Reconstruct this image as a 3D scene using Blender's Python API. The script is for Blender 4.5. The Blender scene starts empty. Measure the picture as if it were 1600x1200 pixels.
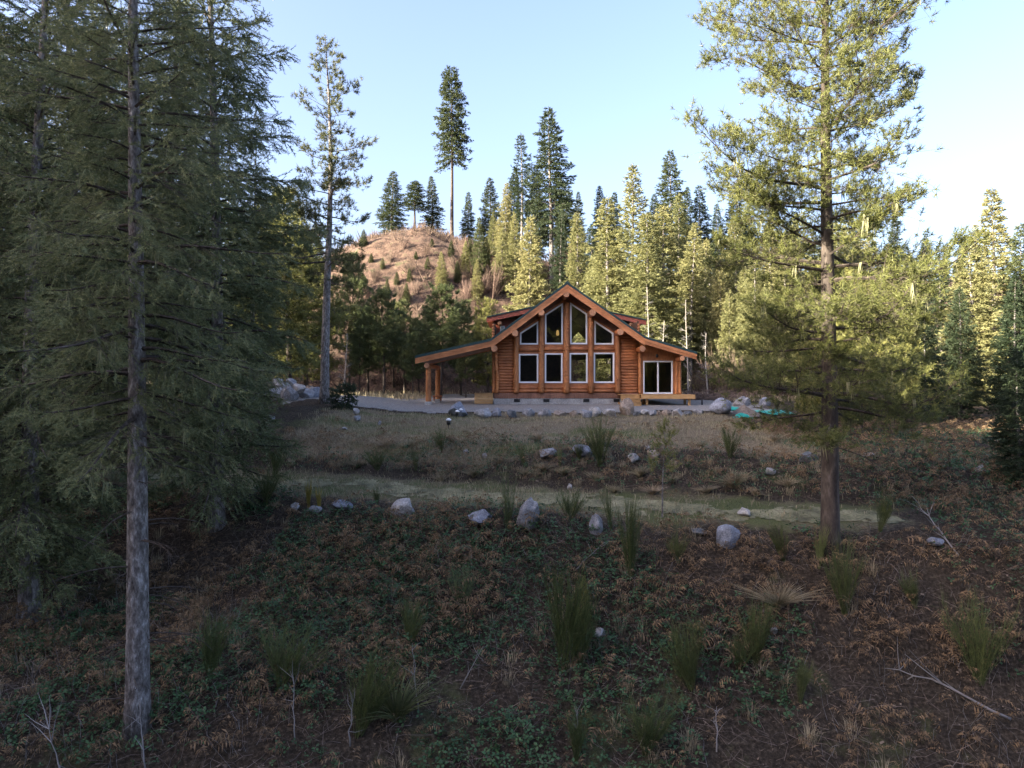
import bpy, math
import numpy as np
from mathutils import Matrix

# ------------------------------------------------------------------ camera, sky, sun, exposure
scene = bpy.context.scene
COL = scene.collection
F = 1109.0                      # focal length in pixels of the 1600 px wide photograph
CAMY, CAMZ = -45.0, 1.3
cam_d = bpy.data.cameras.new('camera')
cam_d.sensor_width = 36.0
cam_d.lens = 36.0 * F / 1600.0
cam_d.clip_start, cam_d.clip_end = 0.1, 3000
cam = bpy.data.objects.new('camera', cam_d)
COL.objects.link(cam)
cam.location = (0, CAMY, CAMZ)
cam.rotation_euler = (math.radians(90), 0, 0)
scene.camera = cam

SUN_A = math.radians(24)        # how far the sun stands behind the left hand side
SUN_E = math.radians(20)        # elevation
SX, SY = -math.cos(SUN_A), -math.sin(SUN_A)
world = bpy.data.worlds.new('World')
scene.world = world
world.use_nodes = True
wn = world.node_tree.nodes
sky = wn.new('ShaderNodeTexSky')
sky.sky_type = 'NISHITA'
sky.sun_disc = False
sky.sun_elevation = SUN_E
sky.sun_rotation = math.atan2(SX, SY) % (2 * math.pi)
sky.altitude = 300
sky.air_density = 1.0
sky.dust_density = 6.5
sky.ozone_density = 1.5
wn['Background'].inputs['Strength'].default_value = 0.092
wb = wn.new('ShaderNodeVectorMath'); wb.operation = 'MULTIPLY'      # the camera's white balance, even over the whole sky
wb.inputs[1].default_value = (1.0, 0.95, 1.06)
world.node_tree.links.new(sky.outputs[0], wb.inputs[0])
world.node_tree.links.new(wb.outputs[0], wn['Background'].inputs['Color'])
sun_d = bpy.data.lights.new('sun', 'SUN')
sun_d.energy = 5.0
sun_d.angle = math.radians(0.5)
sun_d.color = (1.0, 0.89, 0.7)
sun = bpy.data.objects.new('sun', sun_d)
COL.objects.link(sun)
sv = (SX * math.cos(SUN_E), SY * math.cos(SUN_E), math.sin(SUN_E))
from mathutils import Vector
sun.rotation_euler = Vector(sv).to_track_quat('Z', 'Y').to_euler()
sun.location = (-60, -60, 60)
scene.view_settings.view_transform = 'Standard'
scene.view_settings.look = 'None'
scene.view_settings.exposure = 2.7
scene.view_settings.gamma = 1.0
scene.view_settings.use_curve_mapping = False
scene.render.engine = 'CYCLES'
scene.cycles.max_bounces = 5
scene.cycles.diffuse_bounces = 3
scene.cycles.glossy_bounces = 3
scene.cycles.transparent_max_bounces = 8
scene.cycles.transmission_bounces = 4
scene.cycles.use_denoising = True

# ------------------------------------------------------------------ mesh helpers
class Buf:
    def __init__(self):
        self.V, self.T, self.Q, self.n = [], [], [], 0
    def add(self, v, t=None, q=None):
        v = np.asarray(v, dtype=np.float32).reshape(-1, 3)
        if t is not None and len(t): self.T.append(np.asarray(t, dtype=np.int32).reshape(-1, 3) + self.n)
        if q is not None and len(q): self.Q.append(np.asarray(q, dtype=np.int32).reshape(-1, 4) + self.n)
        self.V.append(v); self.n += len(v)
        return self
    def mesh(self, name, mat=None, smooth=False):
        v = np.concatenate(self.V) if self.V else np.zeros((0, 3), np.float32)
        t = np.concatenate(self.T) if self.T else np.zeros((0, 3), np.int32)
        q = np.concatenate(self.Q) if self.Q else np.zeros((0, 4), np.int32)
        me = bpy.data.meshes.new(name)
        me.vertices.add(len(v)); me.vertices.foreach_set('co', v.ravel())
        me.loops.add(q.size + t.size)
        me.loops.foreach_set('vertex_index', np.concatenate([q.ravel(), t.ravel()]).astype(np.int32))
        me.polygons.add(len(q) + len(t))
        st = np.concatenate([np.arange(len(q)) * 4, q.size + np.arange(len(t)) * 3]).astype(np.int32)
        me.polygons.foreach_set('loop_start', st)
        me.polygons.foreach_set('use_smooth', np.full(len(st), smooth, dtype=bool))
        me.update(calc_edges=True)
        if mat: me.materials.append(mat)
        return me

def link(name, me, parent=None, loc=(0, 0, 0)):
    o = bpy.data.objects.new(name, me)
    COL.objects.link(o)
    o.location = loc
    if parent is not None: o.parent = parent
    return o

WORLD_LOC = {}
def part(name, buf, mat, parent, smooth=False):
    """a part whose vertices are in world coordinates, under an unrotated parent"""
    me = buf.mesh(name, mat, smooth) if isinstance(buf, Buf) else buf
    o = link(name, me, parent)
    if parent is not None and parent.name in WORLD_LOC:
        l = WORLD_LOC[parent.name]
        o.location = (-l[0], -l[1], -l[2])
    return o

def tag(o, label, cat, group=None):
    o['label'] = label; o['category'] = cat
    if group: o['group'] = group
    return o

def thing(name, label, cat, loc=(0, 0, 0), group=None, rotz=0.0, scale=(1, 1, 1)):
    o = bpy.data.objects.new(name, None)
    COL.objects.link(o)
    o.location = loc; o.rotation_euler = (0, 0, rotz); o.scale = scale
    o.empty_display_size = 0.2
    WORLD_LOC[o.name] = tuple(loc)
    return tag(o, label, cat, group)

def struct(name, buf, mat, smooth=True, kind='structure'):
    o = link(name, buf.mesh(name, mat, smooth))
    o['kind'] = kind
    return o

def box(b, x0, x1, y0, y1, z0, z1):
    v = [(x0,y0,z0),(x1,y0,z0),(x1,y1,z0),(x0,y1,z0),(x0,y0,z1),(x1,y0,z1),(x1,y1,z1),(x0,y1,z1)]
    b.add(v, q=[(0,3,2,1),(4,5,6,7),(0,1,5,4),(1,2,6,5),(2,3,7,6),(3,0,4,7)])
    return b

def bbox(x0, x1, y0, y1, z0, z1, c=0.012):
    """box with chamfered edges"""
    b = Buf(); c = min(c, (x1-x0)/3, (y1-y0)/3, (z1-z0)/3)
    V = []
    for sx in (0, 1):
        for sy in (0, 1):
            for sz in (0, 1):
                X, Y, Z = (x1 if sx else x0), (y1 if sy else y0), (z1 if sz else z0)
                dx, dy, dz = (-c if sx else c), (-c if sy else c), (-c if sz else c)
                V += [(X, Y+dy, Z+dz), (X+dx, Y, Z+dz), (X+dx, Y+dy, Z)]
    i = lambda sx, sy, sz, k: (sx*4+sy*2+sz)*3+k
    Q = [(i(0,0,0,0),i(0,0,1,0),i(0,1,1,0),i(0,1,0,0)), (i(1,0,0,0),i(1,1,0,0),i(1,1,1,0),i(1,0,1,0)),
         (i(0,0,0,1),i(1,0,0,1),i(1,0,1,1),i(0,0,1,1)), (i(0,1,0,1),i(0,1,1,1),i(1,1,1,1),i(1,1,0,1)),
         (i(0,0,0,2),i(0,1,0,2),i(1,1,0,2),i(1,0,0,2)), (i(0,0,1,2),i(1,0,1,2),i(1,1,1,2),i(0,1,1,2))]
    for a in (0, 1):
        for c2 in (0, 1):
            Q += [(i(0,a,c2,1),i(1,a,c2,1),i(1,a,c2,2),i(0,a,c2,2)),
                  (i(a,0,c2,0),i(a,1,c2,0),i(a,1,c2,2),i(a,0,c2,2)),
                  (i(a,c2,0,0),i(a,c2,1,0),i(a,c2,1,1),i(a,c2,0,1))]
    T = [(i(a,b2,c2,0),i(a,b2,c2,1),i(a,b2,c2,2)) for a in (0,1) for b2 in (0,1) for c2 in (0,1)]
    return b.add(V, T, Q)

def prism(b, pts, y0, y1):
    """polygon given as (x, z), extruded from y0 to y1"""
    n = len(pts)
    v = [(p[0], y0, p[1]) for p in pts] + [(p[0], y1, p[1]) for p in pts]
    q = [(k, (k+1) % n, n+(k+1) % n, n+k) for k in range(n)]
    t = [(0, k+1, k) for k in range(1, n-1)] + [(n, n+k, n+k+1) for k in range(1, n-1)]
    return b.add(v, t, q)

def tube(b, pts, rad, k=6, cap=True):
    pts = np.asarray(pts, float); m = len(pts)
    rad = np.broadcast_to(np.asarray(rad, float), (m,))
    tan = np.gradient(pts, axis=0)
    tan /= np.linalg.norm(tan, axis=1)[:, None] + 1e-9
    ref = np.array([0, 0, 1.0]) if abs(tan[0][2]) < 0.9 else np.array([1.0, 0, 0])
    u = np.cross(tan, ref); u /= np.linalg.norm(u, axis=1)[:, None] + 1e-9
    w = np.cross(tan, u)
    a = np.arange(k) * 2 * np.pi / k
    v = pts[:, None, :] + rad[:, None, None] * (np.cos(a)[None, :, None] * u[:, None, :] + np.sin(a)[None, :, None] * w[:, None, :])
    j = np.arange(m - 1)[:, None] * k; s = np.arange(k)[None, :]; s2 = (s + 1) % k
    q = np.stack([j+s, j+s2, j+k+s2, j+k+s], -1).reshape(-1, 4)
    v = v.reshape(-1, 3); t = []
    if cap:
        v = np.concatenate([v, pts[:1], pts[-1:]])
        c0, c1 = m*k, m*k+1
        t = [(c0, (i+1) % k, i) for i in range(k)] + [(c1, (m-1)*k+i, (m-1)*k+(i+1) % k) for i in range(k)]
    return b.add(v, t, q)

def norm(a):
    return a / (np.linalg.norm(a, axis=-1, keepdims=True) + 1e-9)

def frames(d, upish):
    """rotation matrices whose x axis is d and whose z axis is near upish"""
    x = norm(d); y = norm(np.cross(upish, x)); z = np.cross(x, y)
    return np.stack([x, y, z], -1)

def scatter(b, tv, tt, pos, R, sc):
    sc = np.asarray(sc, float)
    if sc.ndim == 1: sc = np.repeat(sc[:, None], 3, 1)
    n, k = len(pos), len(tv)
    if n == 0: return b
    v = np.einsum('nij,nkj->nki', R, tv[None] * sc[:, None, :]) + pos[:, None, :]
    f = np.asarray(tt)[None] + (np.arange(n) * k)[:, None, None]
    if f.shape[-1] == 3: b.add(v.reshape(-1, 3), t=f.reshape(-1, 3))
    else: b.add(v.reshape(-1, 3), q=f.reshape(-1, 4))
    return b

def rotz_frames(a, tilt=None, rng=None):
    n = len(a); R = np.zeros((n, 3, 3))
    R[:, 0, 0] = np.cos(a); R[:, 0, 1] = -np.sin(a); R[:, 1, 0] = np.sin(a); R[:, 1, 1] = np.cos(a); R[:, 2, 2] = 1
    return R

# ------------------------------------------------------------------ noise and terrain
def _hash(ix, iy, s):
    h = (ix.astype(np.int64) * 374761393 + iy.astype(np.int64) * 668265263 + s * 974711) & 0xffffffff
    h = ((h ^ (h >> 13)) * 1274126177) & 0xffffffff
    return ((h ^ (h >> 16)) & 0xffff) / 65535.0
def vnoise(x, y, s=0):
    ix, iy = np.floor(x), np.floor(y); fx, fy = x - ix, y - iy
    fx = fx*fx*(3-2*fx); fy = fy*fy*(3-2*fy)
    a, b2, c, d = _hash(ix, iy, s), _hash(ix+1, iy, s), _hash(ix, iy+1, s), _hash(ix+1, iy+1, s)
    return (a*(1-fx)+b2*fx)*(1-fy) + (c*(1-fx)+d*fx)*fy
def fbm(x, y, s=0, o=4):
    r, a, t = 0, 0.5, 0
    for k in range(o):
        r = r + a*vnoise(x*2**k, y*2**k, s+k*17); t += a; a *= 0.5
    return r/t - 0.5
def sstep(a, b, x):
    t = np.clip((x-a)/(b-a), 0, 1); return t*t*(3-2*t)

PD = [-200, -60, 0, 8, 11, 13, 15, 17.5, 19, 20, 23, 24.5, 26, 32, 38, 39.2, 41, 44, 60, 75, 120, 400, 2000]
PZ = [-16, -14, -11, -8, -6.3, -5.2, -4.3, -3.05, -2.4, -2.2, -1.9, -1.35, -0.93, -0.62, -0.48, -0.38, -0.14, 0.0, 0.15, 0.5, 1.0, 4, 6]
TE = math.tan(SUN_E)
def pathD(x, D):
    w = sstep(12, 19, D) * (1 - sstep(26, 36, D))
    return D + 0.45*12*np.tanh(x/12)*w
def h(x, y):
    x = np.asarray(x, float); y = np.asarray(y, float)
    D = y - CAMY
    Dp = pathD(x, D)
    e = 0.35
    z = (np.interp(Dp-e, PD, PZ) + np.interp(Dp, PD, PZ) + np.interp(Dp+e, PD, PZ)) / 3
    pad = sstep(38.3, 40.5, D) * (1 - sstep(70, 85, D)) * sstep(-16, -11, x) * (1 - sstep(16, 22, x))
    onpath = sstep(19.2, 20.4, Dp) * (1 - sstep(22.2, 23.2, Dp)) * (D < 34)
    rough = (1 - 0.93*pad) * (1 - 0.8*onpath)
    z = z + rough * (0.55*fbm(x*0.35, y*0.35, 3) + 0.22*fbm(x*1.3, y*1.3, 9))
    z = z + 0.03*fbm(x*0.6, y*0.6, 21)
    # left of the drive the ground is a little higher, with spoil heaps
    z = z + 0.5*sstep(-6, -11, x)*sstep(27, 33, D)*(1-sstep(46, 60, D))
    # unseen ridge added far left of the camera to take the low sun off the clearing
    s = -(x*SX + y*SY); p = x*SY - y*SX
    g = SHADE_RIDGE(p)
    z = z + np.maximum(0, g - 5 - z) * np.exp(-((s + 62)/17.0)**2)
    # the far side of the valley, behind the camera
    z = z + 34*sstep(-95, -165, y + 0.25*x + 12*fbm(x*0.02, y*0.02, 55))*sstep(-130, -20, x)
    return z
def SHADE_RIDGE(p):  # crest heights of the added ridge, shaped so its shade covers cabin and slope
    return np.interp(p, [-120, -60, -40, -30, -24, -16, -9, -2.4, -0.5, 1.5, 4, 6, 9, 14, 24, 60, 160], [17, 21, 22.5, 22.6, 25.5, 29, 33.5, 33.5, 30, 28, 27.5, 24, 19, 14, 7, 4, 4])
def hz(x, y): return float(h(np.array([x]), np.array([y]))[0])
def at(px, D): return (px - 800.0)*D/F, CAMY + D
def hill(x, y):
    x = np.asarray(x, float); y = np.asarray(y, float); D = y - CAMY
    top = np.interp(x, [-70, -46, -34, -24, -18, -11, -5, 2, 14, 40, 70, 110, 160], [2, 4, 10, 17, 19.6, 21, 19, 17, 17, 16, 17, 14, 9])
    foot = np.interp(x, [-70, -24, 0, 20, 60, 160], [70, 67, 67, 76, 80, 86])
    t = np.clip((D - foot)/24.0, 0, 1.0)
    prof = np.sin(t*np.pi/2)**1.15
    z = -1.0 + (top + 1.0)*prof - 0.04*np.maximum(0, D - foot - 30)
    return z + (1.7*fbm(x*0.13, y*0.13, 31) + 0.9*fbm(x*0.5, y*0.5, 37))*np.clip(t*3, 0, 1)
def ground(x, y):
    return max(hz(x, y), float(hill(np.array([x]), np.array([y]))[0])) if y > 15 else hz(x, y)

# ------------------------------------------------------------------ materials
def mat_new(name):
    m = bpy.data.materials.new(name); m.use_nodes = True
    nt = m.node_tree
    return m, nt, nt.nodes['Principled BSDF']
def N(nt, typ, **kw):
    n = nt.nodes.new(typ)
    for k, v in kw.items():
        if k.startswith('_'): setattr(n, k[1:], v)
        else: n.inputs[k.replace('__', ' ')].default_value = v
    return n
def ramp(nt, fac, stops):
    r = nt.nodes.new('ShaderNodeValToRGB')
    el = r.color_ramp.elements
    while len(el) < len(stops): el.new(0.5)
    for e, (p, c) in zip(el, stops):
        e.position = p; e.color = (c[0], c[1], c[2], 1)
    nt.links.new(fac, r.inputs[0])
    return r.outputs[0]
def coords(nt, scale=(1, 1, 1), kind='Object'):
    tc = nt.nodes.new('ShaderNodeTexCoord'); mp = nt.nodes.new('ShaderNodeMapping')
    mp.inputs['Scale'].default_value = scale
    nt.links.new(tc.outputs[kind], mp.inputs[0])
    return mp.outputs[0]
def noise(nt, vec, scale, detail=4, rough=0.6):
    n = N(nt, 'ShaderNodeTexNoise', Scale=scale, Detail=detail, Roughness=rough)
    if vec is not None: nt.links.new(vec, n.inputs['Vector'])
    return n.outputs['Fac']
def mixc(nt, fac, a, b2, mode='MIX'):
    m = nt.nodes.new('ShaderNodeMix'); m.data_type = 'RGBA'; m.blend_type = mode
    for s, val in ((m.inputs[0], fac), (m.inputs[6], a), (m.inputs[7], b2)):
        if hasattr(val, 'links'): nt.links.new(val, s)
        elif isinstance(val, tuple): s.default_value = (val[0], val[1], val[2], 1)
        else: s.default_value = val
    return m.outputs[2]
def bump(nt, bs, hgt, strength=0.4, dist=0.02):
    b2 = N(nt, 'ShaderNodeBump', Strength=strength, Distance=dist)
    nt.links.new(hgt, b2.inputs['Height']); nt.links.new(b2.outputs[0], bs.inputs['Normal'])

def m_foliage(name, dark, light, trans=0.3, rough=0.55, nscale=0.9):
    m, nt, bs = mat_new(name)
    g = nt.nodes.new('ShaderNodeNewGeometry')
    oi = nt.nodes.new('ShaderNodeObjectInfo')
    nz = noise(nt, coords(nt), nscale, 3)
    a = N(nt, 'ShaderNodeMath', _operation='MULTIPLY'); nt.links.new(g.outputs['Random Per Island'], a.inputs[0]); a.inputs[1].default_value = 0.45
    c = N(nt, 'ShaderNodeMath', _operation='MULTIPLY_ADD'); nt.links.new(nz, c.inputs[0]); c.inputs[1].default_value = 0.75; nt.links.new(a.outputs[0], c.inputs[2])
    col = ramp(nt, c.outputs[0], [(0.22, dark), (0.85, light)])
    hs = N(nt, 'ShaderNodeHueSaturation')
    v = N(nt, 'ShaderNodeMapRange'); nt.links.new(oi.outputs['Random'], v.inputs[0]); v.inputs[3].default_value = 0.8; v.inputs[4].default_value = 1.2
    nt.links.new(v.outputs[0], hs.inputs['Value'])
    v2 = N(nt, 'ShaderNodeMapRange'); nt.links.new(oi.outputs['Random'], v2.inputs[0]); v2.inputs[3].default_value = 0.515; v2.inputs[4].default_value = 0.485
    nt.links.new(v2.outputs[0], hs.inputs['Hue'])
    nt.links.new(col, hs.inputs['Color'])
    nt.links.new(hs.outputs[0], bs.inputs['Base Color'])
    bs.inputs['Roughness'].default_value = rough
    bs.inputs['Specular IOR Level'].default_value = 0.3
    tr = nt.nodes.new('ShaderNodeBsdfTranslucent'); nt.links.new(hs.outputs[0], tr.inputs[0])
    mx = nt.nodes.new('ShaderNodeMixShader'); mx.inputs[0].default_value = trans
    nt.links.new(bs.outputs[0], mx.inputs[1]); nt.links.new(tr.outputs[0], mx.inputs[2])
    nt.links.new(mx.outputs[0], nt.nodes['Material Output'].inputs[0])
    return m

def m_rough(name, stops, scale=3.0, vec=(1, 1, 1), rough=0.85, bstr=0.5, bdist=0.02, detail=6, fine=None):
    m, nt, bs = mat_new(name)
    co = coords(nt, vec)
    f = noise(nt, co, scale, detail, 0.65)
    col = ramp(nt, f, stops)
    if fine:
        f2 = noise(nt, co, scale*fine, 3)
        col = mixc(nt, 1.0, col, ramp(nt, f2, [(0.3, (0.6, 0.6, 0.6)), (0.7, (1.25, 1.25, 1.25))]), 'MULTIPLY')
    nt.links.new(col, bs.inputs['Base Color'])
    bs.inputs['Roughness'].default_value = rough
    bs.inputs['Specular IOR Level'].default_value = 0.25
    bump(nt, bs, f, bstr, bdist)
    return m

M = {}
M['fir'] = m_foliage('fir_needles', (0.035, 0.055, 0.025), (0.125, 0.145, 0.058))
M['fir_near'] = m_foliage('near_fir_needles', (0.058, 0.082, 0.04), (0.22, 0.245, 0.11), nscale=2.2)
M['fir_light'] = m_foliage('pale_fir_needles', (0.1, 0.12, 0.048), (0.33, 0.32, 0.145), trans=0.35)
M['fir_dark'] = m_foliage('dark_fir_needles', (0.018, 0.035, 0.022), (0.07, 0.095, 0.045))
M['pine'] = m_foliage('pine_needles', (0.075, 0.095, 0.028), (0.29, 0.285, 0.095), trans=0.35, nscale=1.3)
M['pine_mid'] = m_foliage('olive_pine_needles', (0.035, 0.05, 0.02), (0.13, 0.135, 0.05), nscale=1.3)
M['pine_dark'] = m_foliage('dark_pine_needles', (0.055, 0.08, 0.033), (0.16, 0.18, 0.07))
M['broom'] = m_foliage('broom_stems', (0.035, 0.05, 0.018), (0.14, 0.165, 0.055), trans=0.15)
M['broom_yellow'] = m_foliage('yellow_broom_stems', (0.16, 0.15, 0.03), (0.34, 0.28, 0.06), trans=0.2)
M['bramble'] = m_foliage('bramble_leaves', (0.028, 0.06, 0.026), (0.08, 0.15, 0.06), trans=0.2)
M['bracken'] = m_foliage('dead_bracken', (0.06, 0.041, 0.028), (0.36, 0.22, 0.13), trans=0.25, rough=0.8, nscale=2.4)
M['straw'] = m_foliage('dry_grass', (0.17, 0.14, 0.085), (0.48, 0.4, 0.26), trans=0.2, rough=0.8)
M['grass'] = m_foliage('green_grass', (0.06, 0.08, 0.03), (0.2, 0.21, 0.09), trans=0.2, rough=0.7)
M['lichen'] = m_foliage('hanging_lichen', (0.14, 0.155, 0.085), (0.3, 0.3, 0.17), trans=0.3, rough=0.9)
M['twig'] = m_foliage('bare_twigs', (0.06, 0.045, 0.035), (0.21, 0.17, 0.14), trans=0.0, rough=0.85)
M['twig_grey'] = m_foliage('grey_twigs', (0.07, 0.065, 0.06), (0.27, 0.26, 0.25), trans=0.0, rough=0.85)
M['brush'] = m_foliage('dry_brush', (0.05, 0.038, 0.03), (0.21, 0.15, 0.115), trans=0.15, rough=0.85)
M['chips'] = m_foliage('leaf_litter', (0.05, 0.033, 0.022), (0.25, 0.19, 0.14), trans=0.0, rough=0.85)
M['bark'] = m_rough('bark', [(0.3, (0.045, 0.038, 0.033)), (0.5, (0.17, 0.155, 0.145)), (0.7, (0.42, 0.41, 0.4))], 13, (1, 1, 0.4), bstr=1.0, bdist=0.05, detail=10, fine=3)
M['bark_red'] = m_rough('pine_bark', [(0.3, (0.022, 0.018, 0.016)), (0.55, (0.075, 0.06, 0.05)), (0.75, (0.15, 0.13, 0.115))], 9, (1, 1, 0.3), bstr=0.9, bdist=0.03)
M['bark_pale'] = m_rough('pale_bark', [(0.3, (0.16, 0.14, 0.12)), (0.6, (0.36, 0.33, 0.29))], 6, (1, 1, 0.3))

# ------------------------------------------------------------------ leaf templates
def spikes(dirs, lens, wid, origin=None, seed=1):
    """one thin triangle per direction"""
    rng = np.random.default_rng(seed)
    V, T = [], []
    for i, (d, l) in enumerate(zip(dirs, lens)):
        d = np.array(d, float); d /= np.linalg.norm(d)
        o = np.zeros(3) if origin is None else np.array(origin[i], float)
        r = rng.normal(size=3); w = np.cross(d, r); w = w/np.linalg.norm(w)*wid*0.5
        V += [o - w, o + w, o + d*l]; T.append((3*i, 3*i+1, 3*i+2))
    return np.array(V), np.array(T)

def t_spray(seed, n=6, wid=0.19):
    rng = np.random.default_rng(seed)
    d = [(1, 0, 0)]; l = [1.0]; o = [(0, 0, 0)]
    for k in range(n-1):
        s = 1 if k % 2 else -1
        d.append((0.75, s*rng.uniform(0.35, 0.8), rng.normal(0, 0.2))); l.append(rng.uniform(0.4, 0.62)); o.append((rng.uniform(0.05, 0.55), 0, 0))
    return spikes(d, l, wid, o, seed)
def t_sprig(seed, n=20, wid=0.04, nl=0.2):
    rng = np.random.default_rng(seed)
    d = [(1, 0, 0)]; l = [1.05]; o = [(0, 0, 0)]
    for k in range(n-1):
        t = (k+0.5)/(n-1); a = (k % 2)*math.pi + rng.normal(0, 0.75)
        d.append((0.75, math.cos(a), 0.75*math.sin(a)+0.15)); l.append(nl*rng.uniform(0.8, 1.25)*(1.1-0.35*t)); o.append((t*0.98, 0, 0))
    return spikes(d, l, wid, o, seed)
def t_tuft(seed, n=18, wid=0.11):
    rng = np.random.default_rng(seed)
    d, l, o = [], [], []
    for k in range(n):
        a = rng.uniform(0, 6.28); e = rng.uniform(-0.35, 1.4)
        d.append((math.sin(e)+0.2, math.cos(e)*math.cos(a), math.cos(e)*math.sin(a))); l.append(rng.uniform(0.6, 1.0)); o.append((rng.uniform(-0.6, 0.3), 0, 0))
    return spikes(d, l, wid, o, seed)
STICK_V = np.array([(0, 0.5, -0.29), (0, -0.5, -0.29), (0, 0, 0.58), (1, 0.2, -0.1), (1, -0.2, -0.1), (1, 0, 0.2)])
STICK_Q = np.array([(0, 1, 4, 3), (1, 2, 5, 4), (2, 0, 3, 5)])

def trunk_mesh(H, r0, seed, mat, wob=0.12, k=10, flare=1.35, limbs=None, seg=26):
    rng = np.random.default_rng(seed)
    b = Buf(); t = np.linspace(0, 1, seg)
    ph = rng.uniform(0, 6.28, 4)
    w = wob*(np.sin(t*5+ph[0]) - math.sin(ph[0]))*t; w2 = wob*(np.sin(t*4+ph[1]) - math.sin(ph[1]))*t
    pts = np.stack([w, w2, t*H], 1)
    rad = r0*((1-t)**0.85*0.97+0.03)*(1+(flare-1)*np.exp(-t*H/0.35))
    tube(b, pts - np.array([0, 0, 0.15])*(t[:, None] < 0.001), rad, k)
    if limbs is not None: b.add(*limbs)
    return b.mesh('trunk', mat, True), (lambda z: np.stack([np.interp(z/H, t, w), np.interp(z/H, t, w2)], -1))

def gen_tree(seed, H, cb, R, nb, style='fir', sl=0.28, tmpl=None, n2f=9.0, sp3=0.6, droop=0.3, e_lo=-0.12, e_hi=0.7,
             power=0.8, r0=0.2, fol='fir', bark='bark', vis_top=None, dead=0, lichen=0, low=0.6, wob=0.12, jit=(0.7, 1.12), l2k=0.4, side_bias=None, top_sparse=1.0, hang=-0.12):
    rng = np.random.default_rng(seed)
    tm, tx = trunk_mesh(H, r0, seed+1, M[bark], wob)
    u = np.sort(((np.arange(nb) + rng.random(nb))/nb))
    if style == 'fir': u = u**0.92
    z = cb + (H - cb)*u*0.985
    shape = np.minimum(1, low + u*3.2*(1-low))*(1-u)**power + 0.035
    if style == 'pine': shape *= rng.uniform(0.55, 1.1, nb)
    L = R*shape*rng.uniform(jit[0], jit[1], nb)
    az = np.arange(nb)*2.39996 + rng.normal(0, 0.35, nb)
    if side_bias is not None: L = L*(1 + side_bias[1]*np.cos(az - side_bias[0]))
    e0 = e_lo + (e_hi - e_lo)*u**1.3 + rng.normal(0, 0.1, nb)
    dr = droop*(1-0.7*u)*rng.uniform(0.7, 1.3, nb)
    wv = rng.normal(0, 0.12 if style == 'fir' else 0.28, (nb, 2)); wp = rng.uniform(0, 6.28, nb)
    base = np.concatenate([tx(z), z[:, None]], 1)
    ca, sa = np.cos(az), np.sin(az)
    def P(i, s):
        r = L[i]*s
        lat = wv[i, 0]*L[i]*s*np.sin(3*s + wp[i])*0.5
        zz = L[i]*(e0[i]*s - dr[i]*s*s + (0.45*dr[i] + (0.12 if style == 'pine' else 0))*s**4 + wv[i, 1]*0.3*s*np.sin(4*s+wp[i]))
        return base[i] + np.stack([r*ca[i] - lat*sa[i], r*sa[i] + lat*ca[i], zz], -1)
    wood = Buf(); S = np.linspace(0, 1, 7)
    rr0 = np.clip(r0*0.32*(1-u*0.75), 0.008, 0.06)*(np.clip(L/R, 0.3, 1))
    for i in range(nb):
        tube(wood, P(np.full(7, i), S), rr0[i]*(1-0.85*S), 4, False)
    # dead lower branches
    if dead:
        for k in range(dead):
            zz = rng.uniform(0.12*cb, cb*1.15); a = rng.uniform(0, 6.28); l = rng.uniform(0.5, 1.7)
            s = np.linspace(0, 1, 6)
            kz = rng.normal(0, 0.15)
            pts = np.stack([np.cos(a)*l*s + 0.08*np.sin(5*s+a)*s, np.sin(a)*l*s + 0.08*np.cos(4*s)*s, zz + l*(kz*s - 0.22*s*s)], 1)
            pts[:, :2] += tx(np.array([zz]))
            tube(wood, pts, 0.016*(1-0.8*s), 4, False)
            for q in range(3):
                j = rng.integers(2, 5); d2 = norm(pts[j]-pts[j-1] + rng.normal(0, 0.12, 3)); l2 = rng.uniform(0.15, 0.5)
                tube(wood, np.stack([pts[j], pts[j]+d2*l2*0.5, pts[j]+d2*l2+np.array([0, 0, -0.06])]), [0.007, 0.005, 0.002], 3, False)
    # secondary twigs
    n2 = np.maximum(3, (L*n2f*np.where(u > 0.75, 1.15, 1.0)*top_sparse).astype(int))
    if vis_top is not None: n2 = np.where(z > vis_top, np.maximum(2, n2//3), n2)
    bi = np.repeat(np.arange(nb), n2); m = len(bi)
    s = rng.uniform(0.12 if style == 'fir' else 0.16, 1.0, m)
    if style == 'pine': s = 1 - (1-s)**1.25
    p = P(bi, s); tg = norm(P(bi, np.minimum(s+0.03, 1.03)) - P(bi, s-0.03))
    up = np.array([0, 0, 1.0])
    side = np.where(rng.random(m) < 0.5, 1.0, -1.0)[:, None]
    lat = norm(np.cross(tg, up))*side
    if style == 'fir':
        l2 = np.clip(l2k*L[bi]*(1-s)**0.8 + 0.09 + 0.05*L[bi], 0.08, 1.1)*rng.uniform(0.6, 1.25, m)
        d2 = norm(tg*0.75 + lat*rng.uniform(0.3, 1.1, (m, 1)) + up*rng.normal(hang*0.8, 0.3, (m, 1)))
    else:
        l2 = np.clip(0.34*L[bi]*(1.15-s)**0.9 + 0.14, 0.12, 0.95)*rng.uniform(0.55, 1.3, m)
        d2 = norm(tg*0.7 + lat*rng.uniform(0.1, 1.1, (m, 1)) + up*rng.normal(0.25, 0.3, (m, 1)))
    th = np.clip(l2*0.014, 0.004, 0.014)
    if sl < 0.28 or style == 'pine': scatter(wood, STICK_V, STICK_Q, p, frames(d2, up + 0*d2), np.stack([l2*0.95, th, th], 1))
    # needles
    crown = Buf()
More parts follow.
